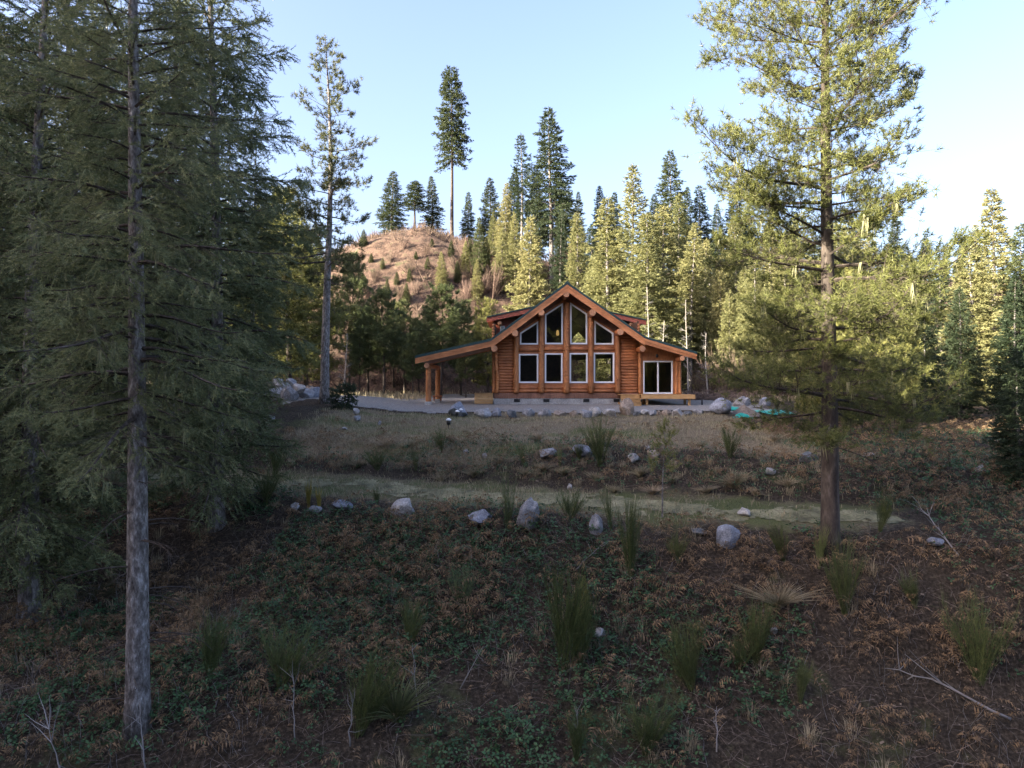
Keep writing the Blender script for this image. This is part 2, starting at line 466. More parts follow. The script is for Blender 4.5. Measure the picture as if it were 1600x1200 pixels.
    if style == 'fir':
        n3 = np.maximum(2, np.ceil(l2/(sl*sp3)).astype(int))
        ti = np.repeat(np.arange(m), n3); k = len(ti)
        tt = rng.uniform(0.05, 1.0, k)
        last = np.r_[True, ti[1:] != ti[:-1]]; tt[last] = 0.92
        sag = (0.12*l2[ti]*tt**2)[:, None]*np.array([0, 0, -1.0])
        p3 = p[ti] + d2[ti]*(l2[ti]*tt)[:, None] + sag
        lat2 = norm(np.cross(d2[ti], up))*np.where(rng.random(k) < 0.5, 1.0, -1.0)[:, None]
        amt = np.where(last, 0.1, 0.75)[:, None]*rng.uniform(0.4, 1.2, (k, 1))
        d3 = norm(d2[ti] + lat2*amt + up*rng.normal(hang, 0.38, (k, 1)))
        sc = sl*rng.uniform(0.7, 1.25, k)
        upj = up + rng.normal(0, 0.9, (k, 3))
        # needles on the main stems too
        k4 = np.repeat(np.arange(nb), np.maximum(2, (L/(sl*(0.28 if sl < 0.28 else 0.5))).astype(int)))
        s4 = rng.uniform(0.1 if sl < 0.28 else 0.3, 1, len(k4)); p4 = P(k4, s4); t4 = norm(P(k4, s4+0.03) - P(k4, s4-0.03))
        p3 = np.concatenate([p3, p4]); d3 = np.concatenate([d3, norm(t4 + rng.normal(0, 0.3, t4.shape))])
        sc = np.concatenate([sc, sl*rng.uniform(0.7, 1.1, len(k4))]); upj = np.concatenate([upj, up + rng.normal(0, 0.35, t4.shape)])
        # leader
        tz = np.linspace(H*0.955, H*0.998, 9); p5 = np.concatenate([tx(tz), tz[:, None]], 1)
        d5 = np.stack([np.cos(tz*40)*0.5, np.sin(tz*40)*0.5, np.full(9, 0.9)], 1)
        p3 = np.concatenate([p3, p5]); d3 = np.concatenate([d3, norm(d5)]); sc = np.concatenate([sc, np.full(9, sl*0.7)]); upj = np.concatenate([upj, np.tile([1.0, 0.2, 0.1], (9, 1))])
    else:
        n3 = np.maximum(2, np.ceil(l2/(sl*sp3)).astype(int))
        ti = np.repeat(np.arange(m), n3); k = len(ti)
        last = np.r_[True, ti[1:] != ti[:-1]]
        tt = rng.uniform(0.35, 1.0, k); tt[last] = 1.0
        off = rng.normal(0, 0.09, (k, 3))*np.where(last, 0.2, 1.0)[:, None]*l2[ti][:, None]*3
        p3 = p[ti] + d2[ti]*(l2[ti]*tt)[:, None] + off
        d3 = norm(d2[ti]*0.6 + off*2 + up*0.45 + rng.normal(0, 0.25, (k, 3)))
        sc = sl*rng.uniform(0.7, 1.3, k); upj = rng.normal(0, 1, (k, 3))
        st = ~last
        a0 = p[ti][st] + d2[ti][st]*(l2[ti]*tt*0.7)[st][:, None]; dd = p3[st] - a0; ln = np.linalg.norm(dd, axis=1)
        scatter(wood, STICK_V, STICK_Q, a0, frames(dd, up + 0.1 + 0*dd), np.stack([ln, 0*ln+0.007, 0*ln+0.007], 1))
        tz = np.linspace(H*0.93, H, 10); p5 = np.concatenate([tx(tz), tz[:, None]], 1)
        p3 = np.concatenate([p3, p5]); d3 = np.concatenate([d3, np.tile([0.1, 0.1, 1.0], (10, 1))]); sc = np.concatenate([sc, np.full(10, sl)]); upj = np.concatenate([upj, np.tile([1.0, 0.2, 0.1], (10, 1))])
    Rm = frames(d3, upj)
    pick = rng.integers(0, len(tmpl), len(p3))
    for j, (tv, tt_) in enumerate(tmpl):
        w = pick == j
        scatter(crown, tv, tt_, p3[w], Rm[w], sc[w])
    out = [('trunk', tm), ('limbs', wood.mesh('limbs', M['bark_red'], False)), ('crown', crown.mesh('crown', M[fol], False))]
    if lichen:
        lb = Buf(); w = rng.choice(m, min(lichen, m), replace=False)
        w = w[(z[bi[w]] < cb + 0.42*(H-cb))]
        pl = p[w] + d2[w]*(l2[w]*rng.uniform(0, 0.9, len(w)))[:, None]
        ltv, ltt = spikes([(0.15*math.cos(q), 0.15*math.sin(q), -1) for q in range(6)], [1, 0.8, 0.6, 0.9, 0.5, 0.7], 0.09, [(0.07*math.cos(q*2), 0.07*math.sin(q*2), 0) for q in range(6)], 5)
        scatter(lb, ltv, ltt, pl, rotz_frames(rng.uniform(0, 6.28, len(w))), rng.uniform(0.12, 0.42, len(w))*rng.choice([0.6, 1.0, 1.3], len(w)))
        out.append(('lichen', lb.mesh('lichen', M['lichen'], False)))
    return {'H': H, 'parts': out}

def plant_tree(name, proto, loc, label, cat='tree', group=None, rotz=0.0, sc=(1, 1, 1), tilt=(0, 0), fol=None):
    t = thing(name, label, cat, loc, group, rotz, sc)
    t.rotation_euler = (tilt[0], tilt[1], rotz)
    for n, me in proto['parts']:
        o = link(n, me, t)
        if n in ('crown', 'lichen', 'limbs'): o['kind'] = 'stuff'
        if n == 'crown' and fol:
            o.material_slots[0].link = 'OBJECT'; o.material_slots[0].material = M[fol]
    return t
# ------------------------------------------------------------------ ground
def axis(fine0, fine1, step, lo, hi, grow=1.18):
    a = list(np.arange(fine0, fine1 + 1e-6, step))
    s = step; x = fine1
    while x < hi: s *= grow; x += s; a.append(x)
    s = step; x = fine0
    while x > lo: s *= grow; x -= s; a.insert(0, x)
    return np.array(a)
def sheet(xs, ys, zf, keep=None):
    X, Y = np.meshgrid(xs, ys, indexing='ij')
    Z = zf(X, Y); nx, ny = X.shape
    i = np.arange(nx-1)[:, None]*ny + np.arange(ny-1)[None, :]
    q = np.stack([i, i+ny, i+ny+1, i+1], -1).reshape(-1, 4)
    if keep is not None:
        k = keep((X[:-1, :-1]+X[1:, 1:])/2, (Y[:-1, :-1]+Y[1:, 1:])/2).reshape(-1)
        q = q[k]
    return Buf().add(np.stack([X, Y, Z], -1).reshape(-1, 3), q=q)

def zones(x, y):
    D = y - CAMY; Dp = pathD(x, D)
    lo = 23.2 + 2.4*sstep(-1, 3, x + 3*fbm(x*0.4, y*0.4, 7)); lawn = sstep(lo, lo+1.8, Dp + 1.2*fbm(x*0.8, y*0.8, 8))*(1-sstep(38.5, 40, D))*sstep(-10.5, -7.5, x + 2*fbm(x*0.3, y*0.3, 5))*(1-sstep(9.5, 12.5, x + 4*fbm(x*0.3, y*0.3, 6)))
    lawn = np.maximum(lawn, sstep(52, 60, D)*(1-sstep(85, 95, D))*0.9)
    path = sstep(19.2, 20.6, Dp)*(1-sstep(21.8, 23.4, Dp))*(D < 34)*(1-sstep(8, 11, x))
    green = np.clip(fbm(x*0.25+9, y*0.5, 41)*3+0.35, 0, 1)*lawn*0.8 + path*0.6 + 0.35*sstep(0.02, 0.2, fbm(x*0.5, y*0.5, 43))*(1-lawn)
    return np.clip(np.maximum(lawn, path), 0, 1), np.clip(green, 0, 1)

mg, nt, bs = mat_new('ground')
att = nt.nodes.new('ShaderNodeVertexColor'); att.layer_name = 'cover'
sep = nt.nodes.new('ShaderNodeSeparateColor'); nt.links.new(att.outputs[0], sep.inputs[0])
co = coords(nt)
n1 = noise(nt, co, 1.7, 8, 0.7); n2 = noise(nt, co, 14, 6, 0.7); n3 = noise(nt, co, 55, 3, 0.6)
soil = ramp(nt, n2, [(0.3, (0.018, 0.014, 0.01)), (0.5, (0.05, 0.039, 0.028)), (0.7, (0.13, 0.1, 0.072))])
straw = ramp(nt, n2, [(0.3, (0.07, 0.052, 0.034)), (0.5, (0.18, 0.142, 0.09)), (0.7, (0.33, 0.275, 0.18))])
green = ramp(nt, n3, [(0.3, (0.045, 0.055, 0.022)), (0.7, (0.16, 0.17, 0.07))])
def jit(fac, nz):
    a = N(nt, 'ShaderNodeMath', _operation='MULTIPLY_ADD'); nt.links.new(nz, a.inputs[0]); a.inputs[1].default_value = 1.6; a.inputs[2].default_value = -0.8
    b2 = N(nt, 'ShaderNodeMath', _operation='ADD'); nt.links.new(fac, b2.inputs[0]); nt.links.new(a.outputs[0], b2.inputs[1])
    c = N(nt, 'ShaderNodeMapRange'); nt.links.new(b2.outputs[0], c.inputs[0]); c.inputs[1].default_value = 0.25; c.inputs[2].default_value = 0.75
    return c.outputs[0]
col = mixc(nt, jit(sep.outputs[0], n1), soil, straw)
col = mixc(nt, jit(sep.outputs[1], n1), col, green)
nt.links.new(col, bs.inputs['Base Color']); bs.inputs['Roughness'].default_value = 0.95; bs.inputs['Specular IOR Level'].default_value = 0.1
bump(nt, bs, n2, 1.0, 0.09)

xs = axis(-22, 22, 0.22, -700, 700); ys = axis(-34, -4, 0.22, -400, 1400)
gb = sheet(xs, ys, h)
g = struct('ground', gb, mg)
X, Y = np.meshgrid(xs, ys, indexing='ij')
za, zb = zones(X.ravel(), Y.ravel())
ca = g.data.color_attributes.new('cover', 'FLOAT_COLOR', 'POINT')
ca.data.foreach_set('color', np.stack([za, zb, 0*za, 0*za+1], 1).astype(np.float32).ravel())

# gravel drive in front of the cabin
m_gravel = m_rough('gravel', [(0.3, (0.13, 0.125, 0.115)), (0.55, (0.25, 0.235, 0.215)), (0.75, (0.36, 0.345, 0.32))], 9, rough=0.95, bstr=0.7, bdist=0.03, detail=10, fine=7)
def kd(x, y):
    e = 2.0*fbm(x*0.45, y*0.45, 61)
    D = y - CAMY
    return (D > 40.0 + e - 0.10*np.maximum(0, -x-5)) & (x > -13 + 3*e - 0.5*(D-44)) & (x < 15.5 + 3*e) & (D < 66 + 6*e)
xs2 = np.arange(-24, 19, 0.25); ys2 = np.arange(-7, 24, 0.25)
struct('driveway', sheet(xs2, ys2, lambda x, y: h(x, y) + 0.014, kd), m_gravel)
# grassy track across the slope
m_path = m_rough('path_grass', [(0.32, (0.075, 0.07, 0.038)), (0.5, (0.17, 0.16, 0.085)), (0.68, (0.29, 0.26, 0.15))], 1.6, rough=0.95, bstr=0.6, bdist=0.04, detail=10, fine=9)
def kp(x, y):
    Dp = pathD(x, y - CAMY); e = 1.6*fbm(x*0.5, y*0.5, 71) + 1.6*fbm(x*1.6, y*1.6, 72)
    return (Dp > 20.4 + e) & (Dp < 21.75 + 0.8*e) & (y - CAMY < 34) & (x > -13) & (x < 9.5 + e) & (fbm(x*0.9, y*0.9, 73) < 0.13 + 0.1*sstep(-6, 0, x))
struct('path', sheet(np.arange(-17, 18, 0.11), np.arange(-31, -14, 0.11), lambda x, y: h(x, y) + 0.018, kp), m_path)
# brush covered hill behind the cabin
m_hill = m_rough('hillside', [(0.36, (0.03, 0.021, 0.016)), (0.46, (0.08, 0.051, 0.037)), (0.56, (0.12, 0.08, 0.059)), (0.66, (0.075, 0.07, 0.036))], 0.9, rough=0.95, bstr=0.8, bdist=0.3, detail=12, fine=8)
struct('hill', sheet(np.arange(-70, 160, 1.0), np.arange(18, 110, 0.8), hill), m_hill)

# unseen wood added on the left ridge to cast shade over the clearing
rng = np.random.default_rng(77)
wood = Buf()
cv, ct = t_spray(901, 7, 0.3)
for p0 in np.arange(-70, 30, 3.7):
    for s0 in (-72, -66, -61, -56):
        p1 = p0 + rng.normal(0, 0.9); s1 = s0 + rng.normal(0, 1.6)
        x0 = -s1*SX*1.0 + p1*SY; y0 = -s1*SY - p1*SX
        Ht = rng.uniform(3.5, 7.5); zz = hz(x0, y0)
        k = 110; u = rng.random(k)**0.8; a = rng.uniform(0, 6.28, k); rr = (1-u)*Ht*0.19*rng.uniform(0.2, 1.0, k)
        pos = np.stack([x0 + rr*np.cos(a), y0 + rr*np.sin(a), zz + 0.6 + (Ht-0.9)*u], 1)
        d = np.stack([np.cos(a), np.sin(a), rng.normal(-0.15, 0.2, k)], 1)
        scatter(wood, cv, ct, pos, frames(d, np.array([0, 0, 1.0]) + rng.normal(0, 0.4, (k, 3))), rng.uniform(1.5, 2.6, k))
        tube(wood, [(x0, y0, zz-0.3), (x0, y0, zz+Ht*0.9)], [0.2, 0.03], 5)
r2 = np.random.default_rng(78)
for k2 in range(330):                       # and across the valley
    x0 = r2.uniform(-70, 150); y0 = r2.uniform(-230, -112); zz = hz(x0, y0); Ht = r2.uniform(9, 17); k = 26
    u = r2.random(k)**0.8; a = r2.uniform(0, 6.28, k); rr = (1-u)*Ht*0.2*r2.uniform(0.2, 1.0, k)
    pos = np.stack([x0 + rr*np.cos(a), y0 + rr*np.sin(a), zz + 0.6 + (Ht-0.9)*u], 1)
    d = np.stack([np.cos(a), np.sin(a), r2.normal(-0.15, 0.2, k)], 1)
    scatter(wood, cv, ct, pos, frames(d, np.array([0, 0, 1.0]) + r2.normal(0, 0.4, (k, 3))), r2.uniform(2.5, 4.2, k))
wo = struct('unseen_forest', wood, M['fir_dark'], False, 'stuff')
wo['label'] = 'unseen dark conifer forest added on the ridge to shade the clearing, and across the valley'

# ------------------------------------------------------------------ the log cabin
def m_wood(name, a, b2, c, scale=(1, 1, 1), rough=0.55):
    m, nt, bs = mat_new(name)
    co = coords(nt, scale)
    f = noise(nt, co, 5, 6, 0.65); f2 = noise(nt, coords(nt), 1.1, 3)
    oi = nt.nodes.new('ShaderNodeObjectInfo')
    col = ramp(nt, f, [(0.25, a), (0.5, b2), (0.75, c)])
    col = mixc(nt, 1.0, col, ramp(nt, f2, [(0.3, (0.7, 0.66, 0.62)), (0.7, (1.15, 1.15, 1.15))]), 'MULTIPLY')
    col = mixc(nt, 1.0, col, ramp(nt, oi.outputs['Random'], [(0, (0.82, 0.8, 0.78)), (1, (1.15, 1.15, 1.15))]), 'MULTIPLY')
    nt.links.new(col, bs.inputs['Base Color']); bs.inputs['Roughness'].default_value = rough
    bump(nt, bs, f, 0.35, 0.01)
    return m
M['log'] = m_wood('log_wood', (0.22, 0.072, 0.027), (0.4, 0.145, 0.05), (0.53, 0.23, 0.09), (0.6, 3, 3))
M['log_v'] = m_wood('post_wood', (0.24, 0.086, 0.03), (0.44, 0.175, 0.06), (0.58, 0.265, 0.1), (4, 4, 0.6))
M['fascia'] = m_wood('fascia_wood', (0.42, 0.16, 0.06), (0.56, 0.23, 0.09), (0.66, 0.3, 0.13), (0.7, 3, 3), 0.5)
M['endgrain'] = m_wood('log_ends', (0.36, 0.16, 0.075), (0.5, 0.25, 0.13), (0.6, 0.33, 0.19), (3, 3, 3), 0.65)
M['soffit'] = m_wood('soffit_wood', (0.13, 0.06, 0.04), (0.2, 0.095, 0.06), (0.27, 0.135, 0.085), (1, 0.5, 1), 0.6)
M['red'] = m_wood('red_stain', (0.22, 0.05, 0.03), (0.33, 0.085, 0.05), (0.42, 0.13, 0.075), (1, 3, 3), 0.6)
M['deck'] = m_wood('deck_wood', (0.3, 0.17, 0.07), (0.42, 0.25, 0.1), (0.52, 0.33, 0.15), (0.6, 4, 4), 0.65)
M['skirt'] = m_wood('skirt_wood', (0.16, 0.075, 0.045), (0.25, 0.12, 0.075), (0.33, 0.17, 0.11), (4, 4, 0.8), 0.7)
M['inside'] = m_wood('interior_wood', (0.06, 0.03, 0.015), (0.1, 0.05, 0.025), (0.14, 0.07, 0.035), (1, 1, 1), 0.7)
M['roof'] = m_rough('roof_green', [(0.3, (0.02, 0.045, 0.045)), (0.7, (0.04, 0.078, 0.075))], 6, rough=0.45, bstr=0.1)
M['concrete'] = m_rough('concrete', [(0.3, (0.27, 0.265, 0.25)), (0.6, (0.42, 0.41, 0.39)), (0.8, (0.5, 0.49, 0.47))], 2.2, bstr=0.25, bdist=0.01, fine=9)
m, nt, bs = mat_new('white_vinyl'); bs.inputs['Base Color'].default_value = (0.8, 0.8, 0.8, 1); bs.inputs['Roughness'].default_value = 0.35; M['white'] = m
m, nt, bs = mat_new('black_metal'); bs.inputs['Base Color'].default_value = (0.012, 0.012, 0.013, 1); bs.inputs['Roughness'].default_value = 0.45; M['black'] = m
m, nt, bs = mat_new('window_glass')
tr = N(nt, 'ShaderNodeBsdfTransparent'); tr.inputs[0].default_value = (0.96, 0.97, 0.95, 1)
gl = N(nt, 'ShaderNodeBsdfGlossy', Roughness=0.01); fr = N(nt, 'ShaderNodeFresnel', IOR=1.75)
mx = nt.nodes.new('ShaderNodeMixShader'); nt.links.new(fr.outputs[0], mx.inputs[0]); nt.links.new(tr.outputs[0], mx.inputs[1]); nt.links.new(gl.outputs[0], mx.inputs[2])
nt.links.new(mx.outputs[0], nt.nodes['Material Output'].inputs[0]); M['glass'] = m
m, nt, bs = mat_new('lamp_glow'); bs.inputs['Base Color'].default_value = (0.9, 0.6, 0.25, 1)
bs.inputs['Emission Color'].default_value = (1.0, 0.6, 0.2, 1); bs.inputs['Emission Strength'].default_value = 0.08; M['glow'] = m

cabin = thing('log_cabin', 'honey brown log cabin with tall gable windows, green roof and open side porch', 'cabin', (3.4, 0, 0))
def c2(u, v, D=45.0):
    return (740 + u/5.715 - 800)*D/F, CAMZ + (600 - 430 - v/5.715)*D/F
def c1(u, v, D=45.0):
    return (620 + u/3.2 - 800)*D/F, CAMZ + (600 - 420 - v/3.2)*D/F
YF, YB = -1.3, 11.6                     # roof front and back
LE, LK, PK, RK, RE = (-5.96, 2.89), (-1.30, 3.94), (3.40, 7.43), (8.18, 4.10), (11.38, 3.14)
def roofz(x):
    return np.interp(x, [LE[0], LK[0], PK[0], RK[0], RE[0]], [LE[1], LK[1], PK[1], RK[1], RE[1]])
def P2(a, b2, lo, hi):                  # parallelogram under a sloping line
    return [(a[0], a[1]+lo), (b2[0], b2[1]+lo), (b2[0], b2[1]+hi), (a[0], a[1]+hi)]
roof = part('roof', prism(prism(Buf(), P2(LK, PK, 0.0, 0.15), YF-0.06, YB), P2(PK, RK, 0.0, 0.15), YF-0.06, YB), M['roof'], cabin)
for a, b2, yb in ((LE, LK, 6.3), (RK, RE, 8.2)):
    part('roof_wing', prism(Buf(), P2(a, b2, 0.0, 0.14), YF-0.06, yb), M['roof'], roof)
rx = list(np.arange(YF+0.3, YB, 0.45))
for a, b2, yb in ((LE, LK, 6.3), (LK, PK, YB), (PK, RK, YB), (RK, RE, 8.2)):   # standing seams of the metal roof
    for y in rx:
        if y < yb-0.1: part('roof_seam', prism(Buf(), P2(a, b2, 0.13, 0.185), y, y+0.03), M['roof'], roof)
part('ridge_cap', prism(Buf(), [(PK[0]-0.2, PK[1]+0.03), (PK[0], PK[1]+0.23), (PK[0]+0.2, PK[1]+0.03)], YF-0.08, YB+0.02), M['roof'], roof)
for a, b2, d in ((LE, LK, 0.34), (LK, PK, 0.43), (PK, RK, 0.43), (RK, RE, 0.34)):
    f = part('fascia', prism(Buf(), P2(a, b2, -d, -0.005), YF, YF+0.13), M['fascia'], cabin)
    part('trim_board', prism(Buf(), P2(a, b2, -0.15, -0.003), YF-0.045, YF-0.002), M['fascia'], f)
    part('fascia', prism(Buf(), P2(a, b2, -0.2, -0.005), {LE: 6.15, RK: 8.05}.get(a, YB-0.15), {LE: 6.27, RK: 8.17}.get(a, YB-0.03)), M['fascia'], cabin)
def soffit(x0, x1, y0, y1, w=0.28):
    n = max(1, int(round(abs(x1-x0)/w))); w = (x1-x0)/n
    for k in range(n):
        a, b2 = x0+k*w, x0+(k+1)*w-0.012
        part('soffit_board', prism(Buf(), [(a, roofz(a)-0.15), (b2, roofz(b2)-0.15), (b2, roofz(b2)-0.11), (a, roofz(a)-0.11)], y0, y1), M['soffit'], cabin)
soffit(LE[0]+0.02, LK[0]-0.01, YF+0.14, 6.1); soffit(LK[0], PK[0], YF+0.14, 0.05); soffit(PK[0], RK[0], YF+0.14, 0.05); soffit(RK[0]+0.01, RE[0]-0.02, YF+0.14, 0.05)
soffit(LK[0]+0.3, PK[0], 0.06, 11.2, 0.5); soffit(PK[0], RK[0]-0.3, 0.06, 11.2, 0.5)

def logx(x0, x1, y, z, r, mat='log', name='wall_log', seed=0, parent=None):
    rng = np.random.default_rng(seed + int(z*1000) + int(x0*100))
    n = max(3, int((x1-x0)/0.5)+2); t = np.linspace(x0, x1, n)
    b = Buf(); tube(b, np.stack([t, y + rng.normal(0, 0.006, n), z + rng.normal(0, 0.005, n)], 1), r*(1+rng.normal(0, 0.02, n)), 12)
    return part(name, b, M[mat], parent or cabin, True)
def logy(x, y0, y1, z, r, name='purlin', parent=None, mat='log'):
    rng = np.random.default_rng(int(x*100)+int(z*1000))
    t = np.linspace(y0, y1, 8)
    b = Buf(); tube(b, np.stack([x + rng.normal(0, 0.01, 8)*(t > y0), t, z + rng.normal(0, 0.01, 8)*(t > y0)], 1), r*(1+rng.normal(0, 0.015, 8)), 16, False)
    o = part(name, b, M[mat], parent or cabin, True)
    e = Buf(); a = np.arange(16)*2*np.pi/16
    ring = lambda rr, yy: np.stack([x + rr*np.cos(a), np.full(16, yy), z + rr*np.sin(a)], 1)
    e.add(np.concatenate([ring(r*1.0, y0+0.012), ring(r*0.93, y0-0.012), [(x, y0-0.014, z)]]),
          [(32, 16+k, 16+(k+1) % 16) for k in range(16)], [(k, (k+1) % 16, 16+(k+1) % 16, 16+k) for k in range(16)])
    part('log_end', e, M['endgrain'], o, False)
    return o
for (u, v, r) in ((828, 168, 0.2), (605, 333, 0.195), (1063, 333, 0.215), (370, 517, 0.205), (1310, 505, 0.21), (185, 655, 0.2)):
    x, z = c2(u, v, 43.75); logy(x, YF+0.03, 1.5 if abs(x-3.4) > 0.5 else 11.0, z, r)
x, z = c1(1228, 400, 43.75); logy(x, YF+0.03, 1.0, z, 0.19)
x, z = c1(1427, 447, 43.75); logy(x, YF+0.03, 1.0, z, 0.16)
xb, zb_ = c1(150, 484, 43.8); beam = logy(xb, YF+0.03, 5.7, zb_, 0.16, 'porch_beam')

def postz(x, y, z0, z1, r, seed, knots=0, mat='log_v', name='post', lean=0.0):
    rng = np.random.default_rng(seed); n = 26; t = np.linspace(z0, z1, n)
    rr = r*(1.06-0.1*(t-z0)/(z1-z0))*(1+rng.normal(0, 0.012, n))
    pts = np.stack([x + lean*np.sin((t-z0)*2.1)+rng.normal(0, 0.004, n), y + rng.normal(0, 0.004, n), t], 1)
    b = Buf(); tube(b, pts, rr, 12)
    for k in range(knots):                       # character log: burls on the post
        j = rng.integers(1, n-1); a = rng.uniform(-2.6, -0.5); s = rng.uniform(0.04, 0.085)
        c = pts[j] + np.array([math.cos(a), math.sin(a), 0])*rr[j]*0.9
        th = np.linspace(0.0, np.pi, 6)
        tube(b, c + np.stack([0*th, 0*th, -np.cos(th)*s*0.9], 1), np.maximum(0.004, np.sin(th)*s), 8)
    return part(name, b, M[mat], cabin, True)
PX = [c2(u, 0)[0] for u in (380, 605, 828, 1047, 1285)]
for i, x in enumerate(PX):
    ztop = roofz(x) - 0.5 - (0.3 if i != 2 else 0.45)
    postz(x, -0.1, 0.73, ztop, 0.165 if i != 2 else 0.18, 10+i, {2: 44, 1: 10, 3: 6}.get(i, 3))
postz(-0.96, -0.2, 0.73, 3.3, 0.085, 31, 26, lean=0.045, name='gnarled_post')
postz(-1.14, -0.02, 0.73, 3.35, 0.1, 32, 2)
# facade bays: panels, horizontal logs, windows
YW0, YW1 = 0.03, 0.16
def panel(pts, mat='log', y0=YW0, y1=YW1, name='wall_panel', parent=None): return part(name, prism(Buf(), pts, y0, y1), M[mat], parent or cabin)
def inset(pts, w):
    """offset a convex polygon inwards"""
    n = len(pts); out = []
    P = [np.array(p, float) for p in pts]
    ar = sum(P[i][0]*P[(i+1) % n][1]-P[(i+1) % n][0]*P[i][1] for i in range(n)); sgn = 1 if ar > 0 else -1
    for i in range(n):
        a, b2, c = P[i-1], P[i], P[(i+1) % n]
        d1 = (b2-a)/np.linalg.norm(b2-a); d2 = (c-b2)/np.linalg.norm(c-b2)
        n1 = sgn*np.array([-d1[1], d1[0]]); n2 = sgn*np.array([-d2[1], d2[0]])
        m2 = n1+n2; m2 = m2/np.dot(m2, n1)
        out.append(tuple(b2 + m2*w))
    return out
def window(pts, y=-0.03, w=0.075, dep=0.1, parent=None, name='window', mull=False):
    n = len(pts); b = Buf(); inn = inset(pts, w)
    v = [(p[0], y, p[1]) for p in pts] + [(p[0], y, p[1]) for p in inn] + [(p[0], y+dep, p[1]) for p in pts] + [(p[0], y+dep, p[1]) for p in inn]
    q = []
    for k in range(n):
        k2 = (k+1) % n
        q += [(k, k2, n+k2, n+k), (2*n+k, 3*n+k, 3*n+k2, 2*n+k2), (k, 2*n+k, 2*n+k2, k2), (n+k, n+k2, 3*n+k2, 3*n+k)]
    b.add(v, q=q)
    inn2 = inset(pts, w-0.001); sash = inset(pts, w+0.022)
    o = part(name, b, M['white'], parent or cabin)
    s = Buf(); y2 = y+0.03
    v = [(p[0], y2, p[1]) for p in inn2] + [(p[0], y2, p[1]) for p in sash] + [(p[0], y2+0.05, p[1]) for p in sash] + [(p[0], y2+0.05, p[1]) for p in inn2]
    q = []
    for k in range(n):
        k2 = (k+1) % n
        q += [(k, k2, n+k2, n+k), (n+k, n+k2, 2*n+k2, 2*n+k), (2*n+k, 2*n+k2, 3*n+k2, 3*n+k)]
    part('sash', s.add(v, q=q), M['white'], o)
    part('pane', prism(Buf(), inset(pts, w+0.01), y+0.055, y+0.061), M['glass'], o)
    return o
LOW = [(403, 578, 703, 963), (635, 795, 697, 963), (857, 1018, 695, 963), (1072, 1257, 692, 963)]
UPP = [(413, 577, 620, 515, 410), (637, 797, 617, 350, 247), (862, 1015, 617, 243, 345), (1078, 1250, 620, 403, 517)]
for k in range(4):
    u0, u1, v0, v1 = LOW[k]; (x0, z1), (x1, z0) = c2(u0, v0), c2(u1, v1)
    window([(x0, z0), (x1, z0), (x1, z1), (x0, z1)])
    a0, a1, vb, vl, vr = UPP[k]; xa, zbot = c2(a0, vb); xc, _ = c2(a1, vb); zl = c2(a0, vl)[1]; zr = c2(a1, vr)[1]
    window([(xa, zbot), (xc, zbot), (xc, zr), (xa, zl)])
    L0, L1 = PX[k], PX[k+1]
    panel([(L0, 0.74), (L1, 0.74), (L1, z0), (L0, z0)]); panel([(L0, z1), (L1, z1), (L1, zbot), (L0, zbot)])
    panel([(L0, z0), (x0, z0), (x0, z1), (L0, z1)]); panel([(x1, z0), (L1, z0), (L1, z1), (x1, z1)])
    panel([(L0, zbot), (xa, zbot), (xa, zl), (L0, zl - (xa-L0)*0.7)]); panel([(xc, zbot), (L1, zbot), (L1, zr+(L1-xc)*(0.7 if k < 2 else -0.7)), (xc, zr)])
    sl = 0.7 if k < 2 else -0.7
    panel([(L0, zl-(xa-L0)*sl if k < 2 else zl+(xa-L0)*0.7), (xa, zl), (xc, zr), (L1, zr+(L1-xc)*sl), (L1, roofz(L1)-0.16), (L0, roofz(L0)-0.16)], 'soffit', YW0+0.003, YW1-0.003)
    logx(L0+0.12, L1-0.12, -0.02, 0.865, 0.105, seed=k); logx(L0+0.12, L1-0.12, -0.01, 1.045, 0.085, seed=k+5)
    zm = (z1 + zbot)/2; logx(L0+0.12, L1-0.12, -0.01, zm-0.01, min(0.125, (zbot-z1)*0.4), seed=k+9)
    # sloping head trim over the upper window
    part('head_trim', prism(Buf(), [(xa-0.1, zl-0.1*sl+0.02), (xc+0.1, zr+0.1*sl+0.02), (xc+0.1, zr+0.1*sl+0.15), (xa-0.1, zl-0.1*sl+0.15)], -0.05, 0.025), M['log'], cabin)
# stacked log siding at both ends of the gable wall
for (xa, xc, sgn) in ((-1.1, PX[0]-0.1, 1), (PX[4]+0.1, 7.98, -1)):
    z = 0.83; k = 0
    while z < 5.2:
        if sgn > 0: x0 = max(xa, float(np.interp(z+0.26, [LK[1]-0.0, PK[1]], [LK[0], PK[0]]))); x1 = xc
        else: x1 = min(xc, float(np.interp(z+0.26, [RK[1], PK[1]], [RK[0], PK[0]]))); x0 = xa
        if x1 - x0 < 0.1: break
        logx(x0, x1, 0.03, z, 0.098, seed=k); z += 0.183; k += 1
    if sgn > 0: panel([(xa, 0.74), (xc+0.1, 0.74), (xc+0.1, roofz(xc)-0.16), (xa, roofz(xa)-0.16)], 'log', 0.06, 0.16)
    else: panel([(xa-0.1, 0.74), (xc, 0.74), (xc, roofz(xc)-0.16), (xa-0.1, roofz(xa)-0.16)], 'log', 0.06, 0.16)
